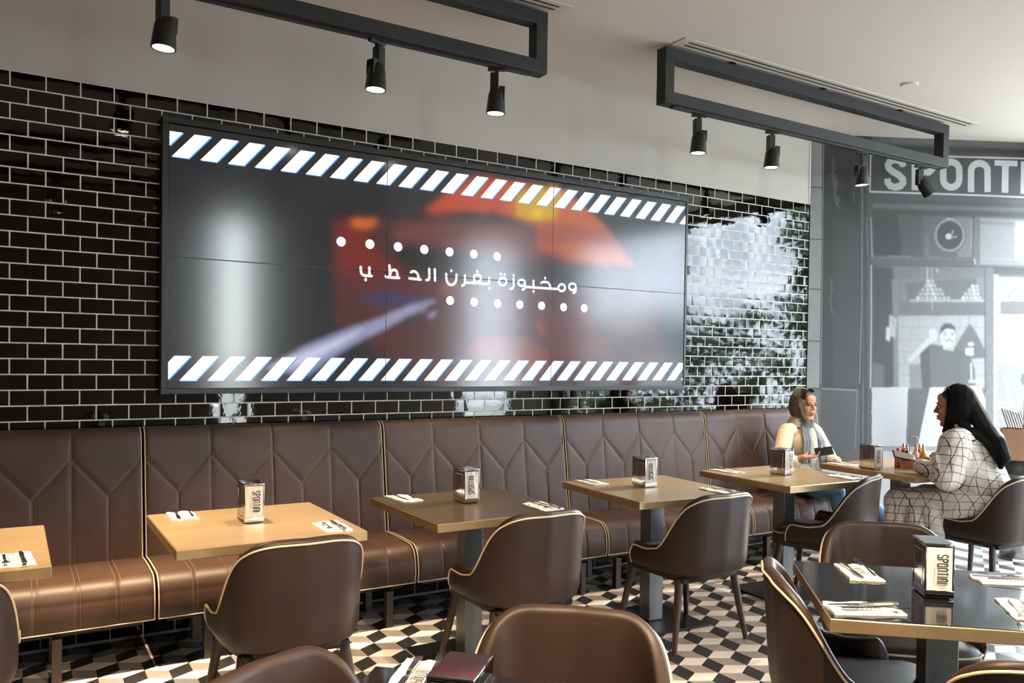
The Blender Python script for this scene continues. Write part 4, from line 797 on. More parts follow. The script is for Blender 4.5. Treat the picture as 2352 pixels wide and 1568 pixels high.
# ------------------------------------------------------------------ lettering drawn as strokes: condensed capitals with arched N
def arcp(cx_, cy_, rx, ry, a0, a1, n=7): return [(cx_+rx*math.cos(R(a0+(a1-a0)*k/n)), cy_+ry*math.sin(R(a0+(a1-a0)*k/n))) for k in range(n+1)]
GL = {'S': ([arcp(.2, .80, .2, .2, 10, 180)+[(0, .70)]+[(.05, .58), (.35, .42), (.4, .32)]+arcp(.2, .20, .2, .2, 0, -170)], .4),
      'P': ([[(0, 0), (0, 1), (.2, 1)]+arcp(.2, .78, .2, .22, 90, -90)+[(0, .56)]], .4),
      'O': ([arcp(.2, .8, .2, .2, 0, 180)+[(0, .2)]+arcp(.2, .2, .2, .2, 180, 360)+[(.4, .8)]], .4),
      'N': ([[(0, 0), (0, .8)]+arcp(.2, .8, .2, .2, 180, 0)+[(.4, 0)]], .4),
      'T': ([[(0, 1), (.4, 1)], [(.2, 1), (.2, 0)]], .4), 'I': ([[(.0, 0), (.0, 1)]], .0)}
def word(mb, text, x, y, h, fn, d, w=.14, sp_=.22, sx=1.0):
    for ch in text:
        st, adv = GL[ch]
        for s_ in st: mb.ribbon([(x+a*h*sx, y+b*h) for a, b in s_], w*h, fn, d, ends=False)
        x += (adv+sp_)*h*sx
    return x
def word_len(text, h, sp_=.22, sx=1.0): return sum(GL[c][1]+sp_ for c in text)*h*sx-sp_*h*sx
def small_text(s_, size, mat_, parent, M, name='lettering'):
    cu_ = bpy.data.curves.new('lettering', 'FONT'); cu_.body = s_; cu_.size = size; cu_.align_x = 'CENTER'; cu_.align_y = 'CENTER'
    tmp = bpy.data.objects.new('lettering', cu_); col.objects.link(tmp); dg = bpy.context.evaluated_depsgraph_get()
    me = bpy.data.meshes.new_from_object(tmp.evaluated_get(dg)); bpy.data.objects.remove(tmp); me.materials.clear(); me.materials.append(mat_); me.transform(M)
    return me

# ------------------------------------------------------------------ napkin holders
DW, DD, DH = .084, .122, .168
def holder(flip):
    t = thing('napkin_holder', 'x', 'napkin holder', (0, 0, 0), 0, 'chrome napkin holders on the tables')
    b = MB()
    b.rbox(-DW/2, -DW/2+.006, -DD/2, DD/2, .006, DH-.004, .0025); b.rbox(DW/2-.006, DW/2, -DD/2, DD/2, .006, DH-.004, .0025)
    b.rbox(-DW/2, DW/2, -DD/2, DD/2, .004, .014, .002); b.rbox(-DW/2+.003, DW/2-.003, -DD/2+.016, DD/2-.016, .012, DH-.006, .001, 1)
    for s_ in (-1, 1):
        b.rbox(-DW/2, DW/2, s_*(DD/2-.003)-.003, s_*(DD/2-.003)+.003, .006, .026, .0015)
        for q in ((-DW/2+.0005), (DW/2-.0005)):                                 # raised outline on the side panels
            ln = [(q, -DD/2+.02, .026), (q, DD/2-.02, .026), (q, DD/2-.02, DH-.028), (q, -DD/2+.02, DH-.028)]
            if s_ == 1: b.tube(ln, .0022, 6, closed=True)
    b.build('body', MAT['chrome'], t)
    l = MB(); l.rbox(-DW/2-.001, DW/2+.001, -DD/2-.001, DD/2+.001, DH-.010, DH, .0035)
    l.build('lid', MAT['chrome'], t)
    f = MB()
    for x in (-1, 1):
        for y in (-1, 1): f.lathe([(.006, 0), (.0065, .003), (.006, .005)], (x*.03, y*.045, 0), 8)
    f.build('feet', MAT['lamp_black'], t)
    for s_ in (-1, 1):
        n = 12; rows = []
        for i in range(n+1):
            u = i/n; row = []
            for j in range(n+1):
                v_ = j/n; x = (-.5+u)*(DW-.012); z = .021+v_*(DH-.033)+(.003*math.sin(u*9+1) if j == 0 else 0)
                y = DD/2-.001+.0035*math.sin(u*math.pi)*math.sin(v_*math.pi)+.0008*math.sin(u*17+v_*6)
                row.append((x, s_*y, z))
            rows.append(row)
        nk = MB().grid(rows).build('napkin_stack', MAT['napkin_paper'], t)
        if s_ == 1: nk.rotation_euler = (0, 0, 0)
        if s_ == -1:
            h = .030; L = word_len('SPONTINI', h, .24, .70)
            if not flip: fn = lambda a, b_, d: (b_, -DD/2-.0043, .092+L/2-a)
            else: fn = lambda a, b_, d: (-b_, -DD/2-.0043, .092-L/2+a)
            ink = MB(); word(ink, 'SPONTINI', 0, -.008, h, fn, 0, .115, .24, .70)
            o = ink.build('lettering', MAT['print_ink'], nk, smooth=False)
            k = MB()
            for a0, a1 in ((0, .2), (.8, 1)): k.ribbon([(a0*L, -.0145), (a1*L, -.0145)], .0007, fn, 0)
            k.build('rule', MAT['print_grey'], nk, smooth=False)
            sgn = -1 if not flip else 1
            M = Matrix.Translation((-.0145*(1 if not flip else -1), -DD/2-.0043, .092)) @ Matrix.Rotation(R(90*sgn), 4, 'Y') @ Matrix.Rotation(R(90), 4, 'X')
            link('small_lettering', small_text('MILANO 1953', .0085, MAT['print_grey'], nk, M), nk)
    return t
hl = ['chrome napkin holder on the warm yellow table', 'chrome napkin holder on the darkest brass table, its lettering reading upwards', 'chrome napkin holder on the fourth table from the left', 'chrome napkin holder in front of the woman in cream',
      'chrome napkin holder between the two women, beside the oil bottles', 'largest chrome napkin holder, on the black table at the lower right', 'chrome napkin holder at the bottom edge, its shiny lid turned to us']
h0 = holder(False); h1 = holder(True)
h0['label'] = hl[0]; h0.location = (.885, -1.15, .75)
h1['label'] = hl[1]; h1.location = (1.93, -1.15, .75)
dup(h1, hl[2], (3.07, -1.16, .75), R(-3)); dup(h0, hl[3], (4.19, -1.175, .75), R(2)); dup(h1, hl[4], (4.965, -1.27, .75), R(-5))
dup(h0, hl[5], (*at(BT, -.02, -.005), .75), BA+R(1)); dup(h0, hl[6], (.682, -3.455, .75), R(-46))

# ------------------------------------------------------------------ place settings
def napkin_mesh(seed):
    r_ = random.Random(seed); mb = MB(); nx, ny = 8, 14; w, h = .108, .205
    top = [[(w*(i/nx-.5)+(r_.uniform(-.002, .002)), h*(j/ny-.5)+(r_.uniform(-.004, .004) if j in (0, ny) else 0), .006+.0022*math.sin(i*1.3+seed)+.0015*math.sin(j*.8+seed)) for j in range(ny+1)] for i in range(nx+1)]
    mb.grid(top)
    ring = [top[i][0] for i in range(nx+1)]+[top[nx][j] for j in range(1, ny+1)]+[top[i][ny] for i in range(nx-1, -1, -1)]+[top[0][j] for j in range(ny-1, 0, -1)]
    n = len(ring); low = [(x*1.01, y*1.01, .0004) for x, y, z in ring]
    mb.add(ring+low, [(k, n+k, n+(k+1) % n, (k+1) % n) for k in range(n)]+[tuple(range(n, 2*n))])
    return mb.mesh('napkin', MAT['napkin_paper'], sharp=50)
nap_me = [napkin_mesh(k) for k in range(3)]
npm = MB(); word(npm, 'SPONTINI', -word_len('SPONTINI', .030, .24, .7)/2, -.012, .030, lambda a, b, d: (b, a, .0098), 0, .10, .24, .7)
print_me = npm.mesh('lettering', MAT['print_ink'], smooth=False)
def fork_mesh():
    mb = MB(); rows = []
    for y, w, z in ((-.095, .009, .002), (-.09, .011, .003), (-.04, .008, .006), (.02, .0055, .010), (.045, .006, .010), (.055, .017, .008), (.062, .022, .007)):
        rows.append([(-w/2, y, z), (w/2, y, z), (w/2, y, z+.0018), (-w/2, y, z+.0018), (-w/2, y, z)])
    mb.grid(rows); mb.add(rows[0][:4], [(3, 2, 1, 0)])
    for k in range(4):
        x = -.0093+k*.0062
        t = [[(x-.0014, .061, .007), (x+.0014, .061, .007), (x+.0014, .061, .0088), (x-.0014, .061, .0088), (x-.0014, .061, .007)],
             [(x-.0014, .082, .008), (x+.0014, .082, .008), (x+.0014, .082, .0098), (x-.0014, .082, .0098), (x-.0014, .082, .008)],
             [(x-.0006, .098, .013), (x+.0006, .098, .013), (x+.0006, .098, .0142), (x-.0006, .098, .0142), (x-.0006, .098, .013)]]
        mb.grid(t)
    return mb.mesh('fork', MAT['cutlery_steel'], sharp=30)
def knife_mesh():
    mb = MB(); rows = []
    for y, xa, xb, th in ((-.105, -.004, .004, .004), (-.1, -.008, .008, .006), (-.03, -.006, .006, .006), (-.005, -.005, .005, .005), (.0, -.005, .005, .002), (.02, -.006, .008, .0016), (.075, -.006, .009, .0014), (.098, -.004, .006, .0012), (.108, -.002, .0, .001)):
        rows.append([(xa, y, .0), (xb, y, .0), (xb, y, th), (xa, y, th), (xa, y, .0)])
    mb.grid(rows); mb.add(rows[0][:4], [(3, 2, 1, 0)]); return mb.mesh('knife', MAT['cutlery_steel'], sharp=30)
fork_me, knife_me = fork_mesh(), knife_mesh()
TD = ['the table at the left picture edge', 'the warm yellow table', 'the darkest brass table', 'the fourth table', 'the table left of the woman in cream', 'the table of the two women']
settings = []
for k in range(6):
    x, y, a = WT[k]; ca, sa = math.cos(a), math.sin(a)
    for side, (dx, dy, rz) in (('bench side', (-.235, .265, 0)), ('chair side', (.26, -.25, math.pi))):
        if k == 0 and side == 'bench side': continue
        if k == 5: dx += -.04; dy -= .02
        if k == 5 and side == 'chair side': continue
        settings.append((x+dx*ca-dy*sa, y+dx*sa+dy*ca, a+rz+rnd.uniform(-.08, .08), f'{side} of {TD[k]}'))
settings += [(*at(BT, -.19, .20), BA+R(4), 'far left edge of the large black table'), (*at(BT, -.27, -.235), BA-R(90)+R(10), 'near left corner of the large black table'),
             (*at(BT, .275, .21), BA-R(86), 'far right corner of the large black table'), (*at(BT, .19, -.14), BA+R(180-6), 'black table, cut by the right picture edge'),
             (*at(FT, -.26, .27), BA+R(2), 'black table corner at the bottom edge')]
for n, (x, y, rz, where) in enumerate(settings):
    o = link('napkin', nap_me[n % 3], None, (x, y, .7502), (0, 0, rz)); tag(o, f'folded paper napkin on the {where}', 'napkin', 'paper napkins laid on the tables')
    link('lettering', print_me, o)
    c_, s_ = math.cos(rz), math.sin(rz)
    def off(a, b): return (x+a*c_-b*s_, y+a*s_+b*c_)
    f = link('fork', fork_me, None, (*off(.030, .022), .7590), (0, 0, rz+rnd.uniform(-.12, .05))); tag(f, f'steel fork on napkin, {where}', 'fork', 'forks laid on napkins')
    q = link('knife', knife_me, None, (*off(-.022, .006), .7598), (0, 0, rz+R(180)+rnd.uniform(-.05, .1))); tag(q, f'steel knife on napkin, {where}', 'knife', 'knives laid on napkins')

# ------------------------------------------------------------------ track light frames and spotlights
FY = -.81
def light_frame(label, xa, xb, FY=FY):
    t = thing('track_light_frame', label, 'light frame', ((xa+xb)/2, FY, 3.06), 0, 'grey rectangular light frames under the ceiling')
    L = (xb-xa)/2; T = .074
    for z0, z1 in ((0, T), (.345-T, .345)): MB().rbox(-L, L, -.042, .042, z0, z1, .003).build('beam', MAT['frame_grey'], t)
    for x0, x1 in ((-L, -L+T), (L-T, L)): MB().rbox(x0, x1, -.0415, .0415, T-.001, .346-T, .003).build('end_post', MAT['frame_grey'], t)
    MB().rbox(-L+.09, L-.09, -.018, .018, -.012, .001, .001, 1).build('track', MAT['lamp_black'], t)
    for x in (-L*.6, 0, L*.6): MB().lathe([(.012, .344), (.012, CEIL-3.06-.004), (.03, CEIL-3.06-.003), (.03, CEIL-3.06)], (x, 0, 0), 12).build('hanger', MAT['frame_grey'], t)
light_frame('grey metal light frame over the left tables, its right end in view', -.48, 2.574)
light_frame('grey metal light frame under the ceiling at the upper right', 3.45, 6.49)
def spotlight(x, label, tilt=0.0, spin=0.0, power=0.0, aim=None, angle=52, on=True, blend=.7, FY=FY):
    t = thing('spotlight', label, 'spotlight', (x, FY, 3.048), spin, 'black spotlights hanging from the light frames')
    a = MB(); a.rbox(-.05, .05, -.014, .014, -.016, 0, .002); a.lathe([(.011, -.034), (.011, -.014)], n=12); a.build('track_adapter', MAT['lamp_black'], t)
    ar = MB(); ar.rbox(-.036, .010, -.024, .024, -.155, -.030, .005); ar.build('arm', MAT['lamp_black'], t)
    M = Matrix.Translation((0, 0, -.12)) @ Matrix.Rotation(tilt, 4, 'Y')
    b = MB(); b.lathe([(.030, .004), (.037, -.004), (.045, -.03), (.0475, -.06), (.053, -.122), (.053, -.130), (.046, -.130), (.044, -.118)][::-1], M.translation, 28, M=M.to_3x3())
    bo = b.build('body', MAT['lamp_black'], t, sharp=35)
    fn = MB()
    for k in range(6): fn.rbox(.012, .0445, -.025+k*.010-.0015, -.025+k*.010+.0015, -.058, .016, .0008, 1, M=M)
    fn.build('cooling_fin', MAT['fin_black'], bo)
    MB().lathe([(.0455, -.1255), (.0455, -.121)], M.translation, 28, M=M.to_3x3()).build('lens', MAT['lens_glow'] if on else MAT['lens_off'], t, smooth=False)
    if on and power:
        d = bpy.data.lights.new('spot_beam', 'SPOT'); o = bpy.data.objects.new('spot_beam', d); col.objects.link(o)
        d.energy = power; d.color = (1.0, .75, .47); d.spot_size = R(angle); d.spot_blend = blend; d.shadow_soft_size = .045
        o.location = (x, FY, 3.048-.12-.15); o.rotation_euler = (Vector(aim)-Vector(o.location)).to_track_quat('-Z', 'Y').to_euler()
spotlight(-.2, 'black spotlight beyond the left picture edge on the left light frame', 0, 0, SP[0], (-.1, -1.0, .75))
spotlight(.584, 'black spotlight cut by the top picture edge, its glowing face the largest', R(4), R(20), SP[1], (.62, -1.0, .75))
spotlight(1.573, 'black spotlight in the middle of the left light frame', R(-3), R(200), SP[2], (1.3, -.9, .75))
spotlight(2.271, 'black spotlight near the right end of the left light frame', R(2), R(-30), SP[3], (2.45, -.6, .45))
spotlight(3.779, 'black spotlight nearest the left end of the right light frame', R(2), R(-20), SP[4], (3.7, -.75, .6))
spotlight(4.464, 'black spotlight second from the left on the right light frame', R(2), R(-20), SP[5], (4.5, -.8, .6))
spotlight(5.436, 'black spotlight in front of the mural pilaster', R(2), R(160), SP[6], (5.3, -.55, .9))
spotlight(6.185, 'black spotlight tilted aside in front of the mural sign', R(-38), R(-28), 0, None, on=False)

light_frame('grey metal light frame above the camera, out of the picture', -.6, 2.45, -3.9)
spotlight(.35, 'black spotlight above the chair at the bottom left edge', 0, 0, SP[7], (.45, -3.0, .7), 74, FY=-3.9)
spotlight(1.25, 'black spotlight above the chair at the bottom middle', 0, 0, SP[8], (1.2, -3.0, .7), 80, FY=-3.9)
spotlight(2.1, 'black spotlight above the black table', 0, 0, SP[9], (2.35, -3.35, .7), 70, FY=-3.9)
def diffuser(label, xa, xb, yc):
    t = thing('ceiling_diffuser', label, 'air vent', ((xa+xb)/2, yc, CEIL), 0, 'slotted air vents in the ceiling'); L = (xb-xa)/2
    MB().rbox(-L, L, -.062, .062, -.006, 0, .002, 1).build('frame', MAT['vent_white'], t)
    for y in (-.022, .022): MB().box(-L+.07, L-.07, y-.008, y+.008, -.0075, -.004).build('slot', MAT['vent_dark'], t, smooth=False)
diffuser('long white slotted air vent in the ceiling behind the right light frame', 3.50, 6.74, -.905)
diffuser('white slotted air vent end at the top edge above the left light frame', -.5, 2.68, -.885)
dt = MB().lathe([(.0, -.012), (.05, -.012), (.056, -.006), (.062, -.001), (.062, 0)], (5.39, -1.21, CEIL), 28).build('ceiling_speaker', MAT['ceiling_paint'])
tag(dt, 'small round white ceiling speaker near the right air vent', 'speaker')

# ------------------------------------------------------------------ things by the mural
bn = thing('waste_bin', 'steel waste bin with a black lid behind the woman in plaid', 'bin', (6.64, -1.40, 0))
MB().lathe([(.135, .0), (.14, .01), (.14, .64), (.136, .645)], n=32).build('body', MAT['bin_steel'], bn)
MB().lathe([(.147, .64), (.15, .65), (.15, .715), (.14, .735), (.05, .74)], n=32).build('lid', MAT['bin_black'], bn)
MB().rbox(-.035, .035, -.155, -.149, .68, .695, .002).build('handle', MAT['bin_steel'], bn)
BXP = (6.585, -1.412, .741); BXR = R(-62)
mbx = thing('menu_box', 'walnut box of menus standing on the steel waste bin', 'box', BXP, BXR)
b = MB(); W_, D_, H_ = .27, .17, .245
b.rbox(-W_/2, W_/2, -D_/2, -D_/2+.014, 0, H_, .002); b.rbox(-W_/2, W_/2, D_/2-.014, D_/2, 0, H_, .002)
b.rbox(-W_/2, -W_/2+.014, -D_/2, D_/2, 0, H_, .002); b.rbox(W_/2-.014, W_/2, -D_/2, D_/2, 0, H_, .002); b.rbox(-W_/2, W_/2, -D_/2, D_/2, 0, .012, .002)
b.build('body', MAT['walnut'], mbx)
Mm = Matrix.Translation(BXP) @ Matrix.Rotation(BXR, 4, 'Z')
for k in range(8):
    pos = Mm @ Vector((-.012+k*.0165, 0, .014)); last = k == 7
    o = MB().rbox(-.0035, .0035, -.066, .066, 0, (.40 if not last else .43)-.006*k, .001, 1).build('menu' if not last else 'folder', MAT['folder_blue'] if last else (MAT['menu_dark'] if k in (0, 3) else MAT['menu_brown']), None, loc=pos)
    o.rotation_euler = (0, R(-17), BXR)
    if last: tag(o, 'pale blue folder behind the brown menus in the walnut box', 'folder')
    else: tag(o, ['leftmost, dark menu board in the walnut box', 'second menu board from the left in the walnut box', 'third menu board from the left in the walnut box', 'fourth, darker menu board in the walnut box', 'fifth menu board from the left in the walnut box', 'sixth menu board from the left in the walnut box', 'seventh menu board, next to the pale blue folder'][k], 'menu', 'menu boards in the walnut box')

# ------------------------------------------------------------------ on the women's table
def on5(a, b): x, y, r_ = WT[5]; return (x+a*math.cos(r_)-b*math.sin(r_), y+a*math.sin(r_)+b*math.cos(r_))
cx5, cy5 = 5.33, -1.34
cd5 = thing('condiment_caddy', 'wire caddy with a looped handle holding oil bottles', 'caddy', (cx5, cy5, .75), R(-30))
k = MB(); k.rbox(-.085, .085, -.05, .05, 0, .008, .002)
for z in (.035, .07): k.tube([(-.085, -.05, z), (.085, -.05, z), (.085, .05, z), (-.085, .05, z)], .002, 6, closed=True)
for x in (-.085, .085):
    for y in (-.05, .05): k.tube([(x, y, .004), (x, y, .07)], .002, 6)
k.build('rack', MAT['black_steel'], cd5)
MB().tube([(-.03, 0, .006), (-.03, 0, .20), (-.02, 0, .215), (.02, 0, .215), (.03, 0, .20), (.03, 0, .006)], .0028, 8).build('handle', MAT['chrome'], cd5)
def bottle(name, label, x, y, m, prof, cap, capm, band=None):
    o = thing(name, label, 'bottle', (x, y, .759 if name != 'sauce_bottle' else .75), 0, 'bottles on the table of the two women')
    MB().lathe(prof, n=20).build('body', m, o); MB().lathe(cap, n=16).build('cap', capm, o)
    if band: MB().lathe(band[0], n=20).build('label_band', band[1], o)
cM = Matrix.Translation((cx5, cy5, 0)) @ Matrix.Rotation(R(-30), 4, 'Z')
op_ = [(.020, 0), (.0225, .004), (.0225, .085), (.020, .095), (.010, .108), (.010, .118)]
oc_ = [(.0125, .112), (.0125, .128), (.008, .132), (.006, .150), (.003, .156)]
for j, (dx, dy, m, lab) in enumerate(((-.057, -.022, 'oil_dark', 'dark oil bottle with a copper pourer at the left of the caddy'), (-.057, .024, 'oil_dark', 'oil bottle with a copper pourer at the back left of the caddy'), (.004, -.026, 'napkin_paper', 'pale shaker with a copper top in the middle of the caddy'),
        (.057, -.022, 'oil', 'golden oil bottle with a copper pourer at the right of the caddy'), (.057, .024, 'oil', 'golden oil bottle at the back right of the caddy'))):
    p = cM @ Vector((dx, dy, 0)); bottle('oil_bottle', lab, p.x, p.y, MAT[m], op_, oc_, MAT['copper'], ([(.0229, .03), (.0229, .07)], MAT['label_white']) if j == 0 else None)
bottle('sauce_bottle', 'small red sauce bottle with a red cap beside the caddy', 5.215, -1.30, MAT['sauce_red'], [(.017, 0), (.02, .004), (.02, .07), (.015, .085), (.008, .10), (.008, .118)], [(.0095, .116), (.0095, .132), (.007, .136)], MAT['cap_red'], ([(.0085, .098), (.0085, .114)], MAT['label_green']))
o = MB().lathe([(.030, 0), (.036, .09), (.034, .09), (.028, .004)][:2]+[(.033, .09), (.03, .02)], (5.44, -1.43, .75), 20).build('drinking_cup', MAT['phone_black']); tag(o, 'black cup next to the caddy, by the plaid sleeve', 'cup')
# ------------------------------------------------------------------ people
def capsule(mb, p0, p1, r0_, r1_, n=12):
    p0, p1 = Vector(p0), Vector(p1); ax = p1-p0; L = ax.length
    if L < 1e-6: ax = Vector((0, 0, 1)); L = 1e-6
    u = ax.normalized(); m = 5
    pts = []; rad = []
    for k in range(m): a = math.pi/2*(1-k/m); pts.append(p0-u*r0_*math.sin(a)); rad.append(max(1e-4, r0_*math.cos(a)))
    pts += [p0, p1]; rad += [r0_, r1_]
    for k in range(1, m+1): a = math.pi/2*k/m; pts.append(p1+u*r1_*math.sin(a)); rad.append(max(1e-4, r1_*math.cos(a)))
    mb.tube(pts, rad, n)
def ellipsoid(mb, c, r_, M=None, n=20):
    c = Vector(c); prof = [(max(1e-4, math.cos(a)), math.sin(a)) for a in np.linspace(-math.pi/2, math.pi/2, 13)]
    S = Matrix.Diagonal(Vector(r_)); Q = (M.to_3x3() @ S) if M else S
    mb.lathe(prof, c, n, M=Q)
def organic(name, mb, voxel, m, parent=None, smooth=4, extra=None):
    """fuse overlapping closed shapes into one continuous skin"""
    me0 = mb.mesh(name, m); o = bpy.data.objects.new(name, me0); col.objects.link(o)
    r_ = o.modifiers.new('fuse', 'REMESH'); r_.mode = 'VOXEL'; r_.voxel_size = voxel
    s_ = o.modifiers.new('relax', 'SMOOTH'); s_.iterations = smooth; s_.factor = .5
    dg = bpy.context.evaluated_depsgraph_get(); dg.update(); me = bpy.data.meshes.new_from_object(o.evaluated_get(dg)); bpy.data.objects.remove(o)
    me.name = name; me.materials.clear(); me.materials.append(m); me.polygons.foreach_set('use_smooth', [True]*len(me.polygons))
    if extra: extra(me)
    return link(name, me, parent)
def frame(origin, fwd, up=(0, 0, 1)):
    f = Vector(fwd).normalized(); u = Vector(up); s_ = f.cross(u).normalized(); u = s_.cross(f)
    M = Matrix((s_, f, u)).transposed().to_4x4(); M.translation = Vector(origin); return M           # x right, y forward, z up
def head(mb, H, k=1.0):
    def P_(x, y, z): return H @ Vector((x*k, y*k, z*k))
    def E_(c, r_): ellipsoid(mb, P_(*c), [q*k for q in r_], H)
    E_((0, -.012, .035), (.074, .093, .092)); E_((0, .028, -.025), (.060, .060, .088)); E_((0, .060, -.092), (.026, .022, .020))
    E_((0, .068, .058), (.050, .022, .034))
    capsule(mb, P_(-.040, .079, .027), P_(.040, .079, .027), .010*k, .010*k)
    capsule(mb, P_(0, .088, .018), P_(0, .106, -.018), .0072*k, .0092*k); E_((0, .108, -.021), (.0095, .0095, .0085)); E_((-.0105, .100, -.024), (.0078, .009, .0065)); E_((.0105, .100, -.024), (.0078, .009, .0065))
    for s_ in (-1, 1): E_((s_*.036, .062, -.020), (.026, .022, .028)); capsule(mb, P_(s_*.050, .012, -.05), P_(s_*.018, .066, -.098), .017*k, .016*k)
    E_((0, .082, -.055), (.024, .014, .020)); E_((0, .088, -.049), (.020, .0085, .006)); E_((0, .088, -.060), (.017, .0085, .006))
    capsule(mb, P_(0, -.018, -.06), P_(0, -.03, -.18), .050*k, .056*k)
def hood(mb, H, k=1.0, o=0.0):
    rows = []
    for y, rx, rz, zc in ((.030+o, .0585, .104, .004), (.036+o, .0645, .113, .003), (.030+o, .072, .124, .002), (.010, .082, .135, .004), (-.03, .090, .143, .006), (-.07, .086, .134, .004), (-.105, .066, .104, 0), (-.128, .032, .05, 0), (-.133, .002, .004, 0)):
        rows.append([H @ Vector((rx*k*math.cos(a), y*k, (zc+rz*math.sin(a))*k)) for a in np.linspace(0, 2*math.pi, 33)[:-1]])
    n = 32; v = [p for r_ in rows for p in r_]; f = []
    for i in range(len(rows)-1): f += [(i*n+q, i*n+(q+1) % n, (i+1)*n+(q+1) % n, (i+1)*n+q) for q in range(n)]
    f += [tuple(reversed(range(n))), tuple((len(rows)-1)*n+q for q in range(n))]
    mb.add(v, f)
def face_parts(parent, H, k, lips_open=0.0):
    def P_(x, y, z): return H @ Vector((x*k, y*k, z*k))
    for s_ in (-1, 1):
        e = MB(); ellipsoid(e, P_(s_*.031, .0795, .008), (.0135*k, .0078*k, .0065*k), H, 16); eo = e.build('eye', MAT['eye_white'], parent)
        i = MB(); ellipsoid(i, P_(s_*.031, .0846, .008), (.0068*k, .0036*k, .0066*k), H, 14); i.build('iris', MAT['iris'], eo)
        l = MB(); l.tube([P_(s_*.046, .0790, .008), P_(s_*.040, .0860, .0145), P_(s_*.031, .0895, .0165), P_(s_*.021, .0870, .0135), P_(s_*.016, .083, .008)], [.0012*k, .0018*k, .0021*k, .0018*k, .0010*k], 6); l.build('eyelid', MAT['hair'], eo)
        b = MB(); b.tube([P_(s_*.014, .0905, .027), P_(s_*.03, .0905, .033), P_(s_*.044, .083, .032), P_(s_*.054, .071, .026)], [.0030*k, .0036*k, .003*k, .001*k], 6); b.build('eyebrow', MAT['hair'], parent)
    m = MB()
    ellipsoid(m, P_(-.008, .0955, -.0490+lips_open*.3), (.013*k, .0045*k, .0042*k), H); ellipsoid(m, P_(.008, .0955, -.0490+lips_open*.3), (.013*k, .0045*k, .0042*k), H); ellipsoid(m, P_(0, .0948, -.0592-lips_open), (.0155*k, .005*k, .0052*k), H)
    m.build('lips', MAT['lip'], parent)
def hand(mb, W, side, curls, thumb=(.045, .05, -.03), k=.92):
    """W: wrist frame, y along the hand, z out of the back of the hand; side +1 = thumb towards +x"""
    def P_(x, y, z): return W @ Vector((x*side*k, y*k, z*k))
    for x in (-.027, -.009, .009, .027): capsule(mb, P_(x*.7, .012, 0), P_(x, .078, .002), .015*k, .0118*k)
    capsule(mb, P_(-.02, .03, -.004), P_(.02, .03, -.004), .015*k, .017*k)
    for f, (x, L) in enumerate(((-.030, (.026, .018, .016)), (-.011, (.034, .023, .018)), (.009, (.037, .025, .019)), (.029, (.032, .021, .018)))):
        a = 0; p = Vector((x, .080, .002)); sp__ = x*.9
        for q in range(3):
            a += curls[f][q]; d_ = Vector((sp__*.5*math.cos(a), math.cos(a), -math.sin(a))).normalized(); n_ = p+d_*L[q]
            capsule(mb, P_(*p), P_(*n_), (.0088-.0008*q)*k, (.0082-.0009*q)*k, 10); p = n_
    b0 = Vector((.020, .020, -.004)); b1 = Vector((thumb[0]*.85, thumb[1]*.75, thumb[2]*.5)); b2 = Vector(thumb); b3 = b2+(b2-b1)*.75
    capsule(mb, P_(*b0), P_(*b1), .014*k, .0105*k, 10); capsule(mb, P_(*b1), P_(*b2), .0102*k, .0092*k, 10); capsule(mb, P_(*b2), P_(*b3), .009*k, .0075*k, 10)

# --- the woman in cream, on the bench, looking across the table
H1 = frame((5.325, -.425, 1.128), (-.10, -1, -.02)); k1 = .98
b = MB(); head(b, H1, k1)
capsule(b, (5.325, -.39, .99), (5.33, -.375, .62), .085, .10); ellipsoid(b, (5.33, -.37, .55), (.15, .12, .11))
capsule(b, (5.20, -.385, .915), (5.45, -.385, .915), .05, .05)
capsule(b, (5.16, -.385, .905), (4.985, -.475, .665), .042, .036); capsule(b, (4.985, -.475, .665), (5.07, -.635, .755), .036, .026)
capsule(b, (5.49, -.385, .905), (5.56, -.50, .68), .042, .036); capsule(b, (5.56, -.50, .68), (5.42, -.66, .70), .036, .026)
W1 = frame((5.07, -.635, .755), (.86, -.42, .16), (-.15, .15, -1))
hand(b, W1, 1, [(.35, .5, .3), (.25, .45, .3), (.2, .4, .25), (.15, .3, .2)], (.05, .055, -.02))
W1b = frame((5.42, -.66, .70), (-.8, -.5, .1), (0, 0, 1)); hand(b, W1b, 1, [(.4, .5, .4)]*4)
for s_, kn, an in ((-1, (5.24, -.80, .50), (5.30, -.90, .11)), (1, (5.50, -.80, .50), (5.655, -1.005, .20))):
    capsule(b, (5.33+s_*.08, -.40, .52), kn, .075, .055); capsule(b, kn, an, .05, .035); capsule(b, an, (an[0]+.06, an[1]-.12, an[2]-.06), .034, .024)
p1 = organic('person', b, .0048, MAT['skin'], smooth=5)
tag(p1, 'person in a cream shirt and grey headscarf seated on the bench, holding a black phone', 'person')
face_parts(p1, H1, k1)
q = MB(); capsule(q, (5.325, -.385, .965), (5.33, -.37, .62), .10, .135); ellipsoid(q, (5.33, -.37, .55), (.175, .145, .12)); ellipsoid(q, (5.325, -.415, .83), (.13, .105, .12))
capsule(q, (5.175, -.38, .93), (5.475, -.38, .93), .062, .062)
capsule(q, (5.155, -.385, .900), (4.985, -.475, .66), .066, .062); capsule(q, (4.985, -.475, .66), (5.035, -.57, .72), .064, .05)
capsule(q, (5.495, -.385, .905), (5.56, -.50, .68), .072, .064); capsule(q, (5.56, -.50, .68), (5.47, -.61, .70), .062, .048)
for t in range(7): capsule(q, (5.10-.02*t, -.47+.01*t, .83-.03*t), (5.02-.008*t, -.44, .76-.02*t), .016, .012)
organic('shirt', q, .0065, MAT['cream_shirt'], p1, 3)
q = MB(); ellipsoid(q, (5.335, -.475, .80), (.075, .055, .17)); organic('blouse', q, .006, MAT['floral'], p1, 2)
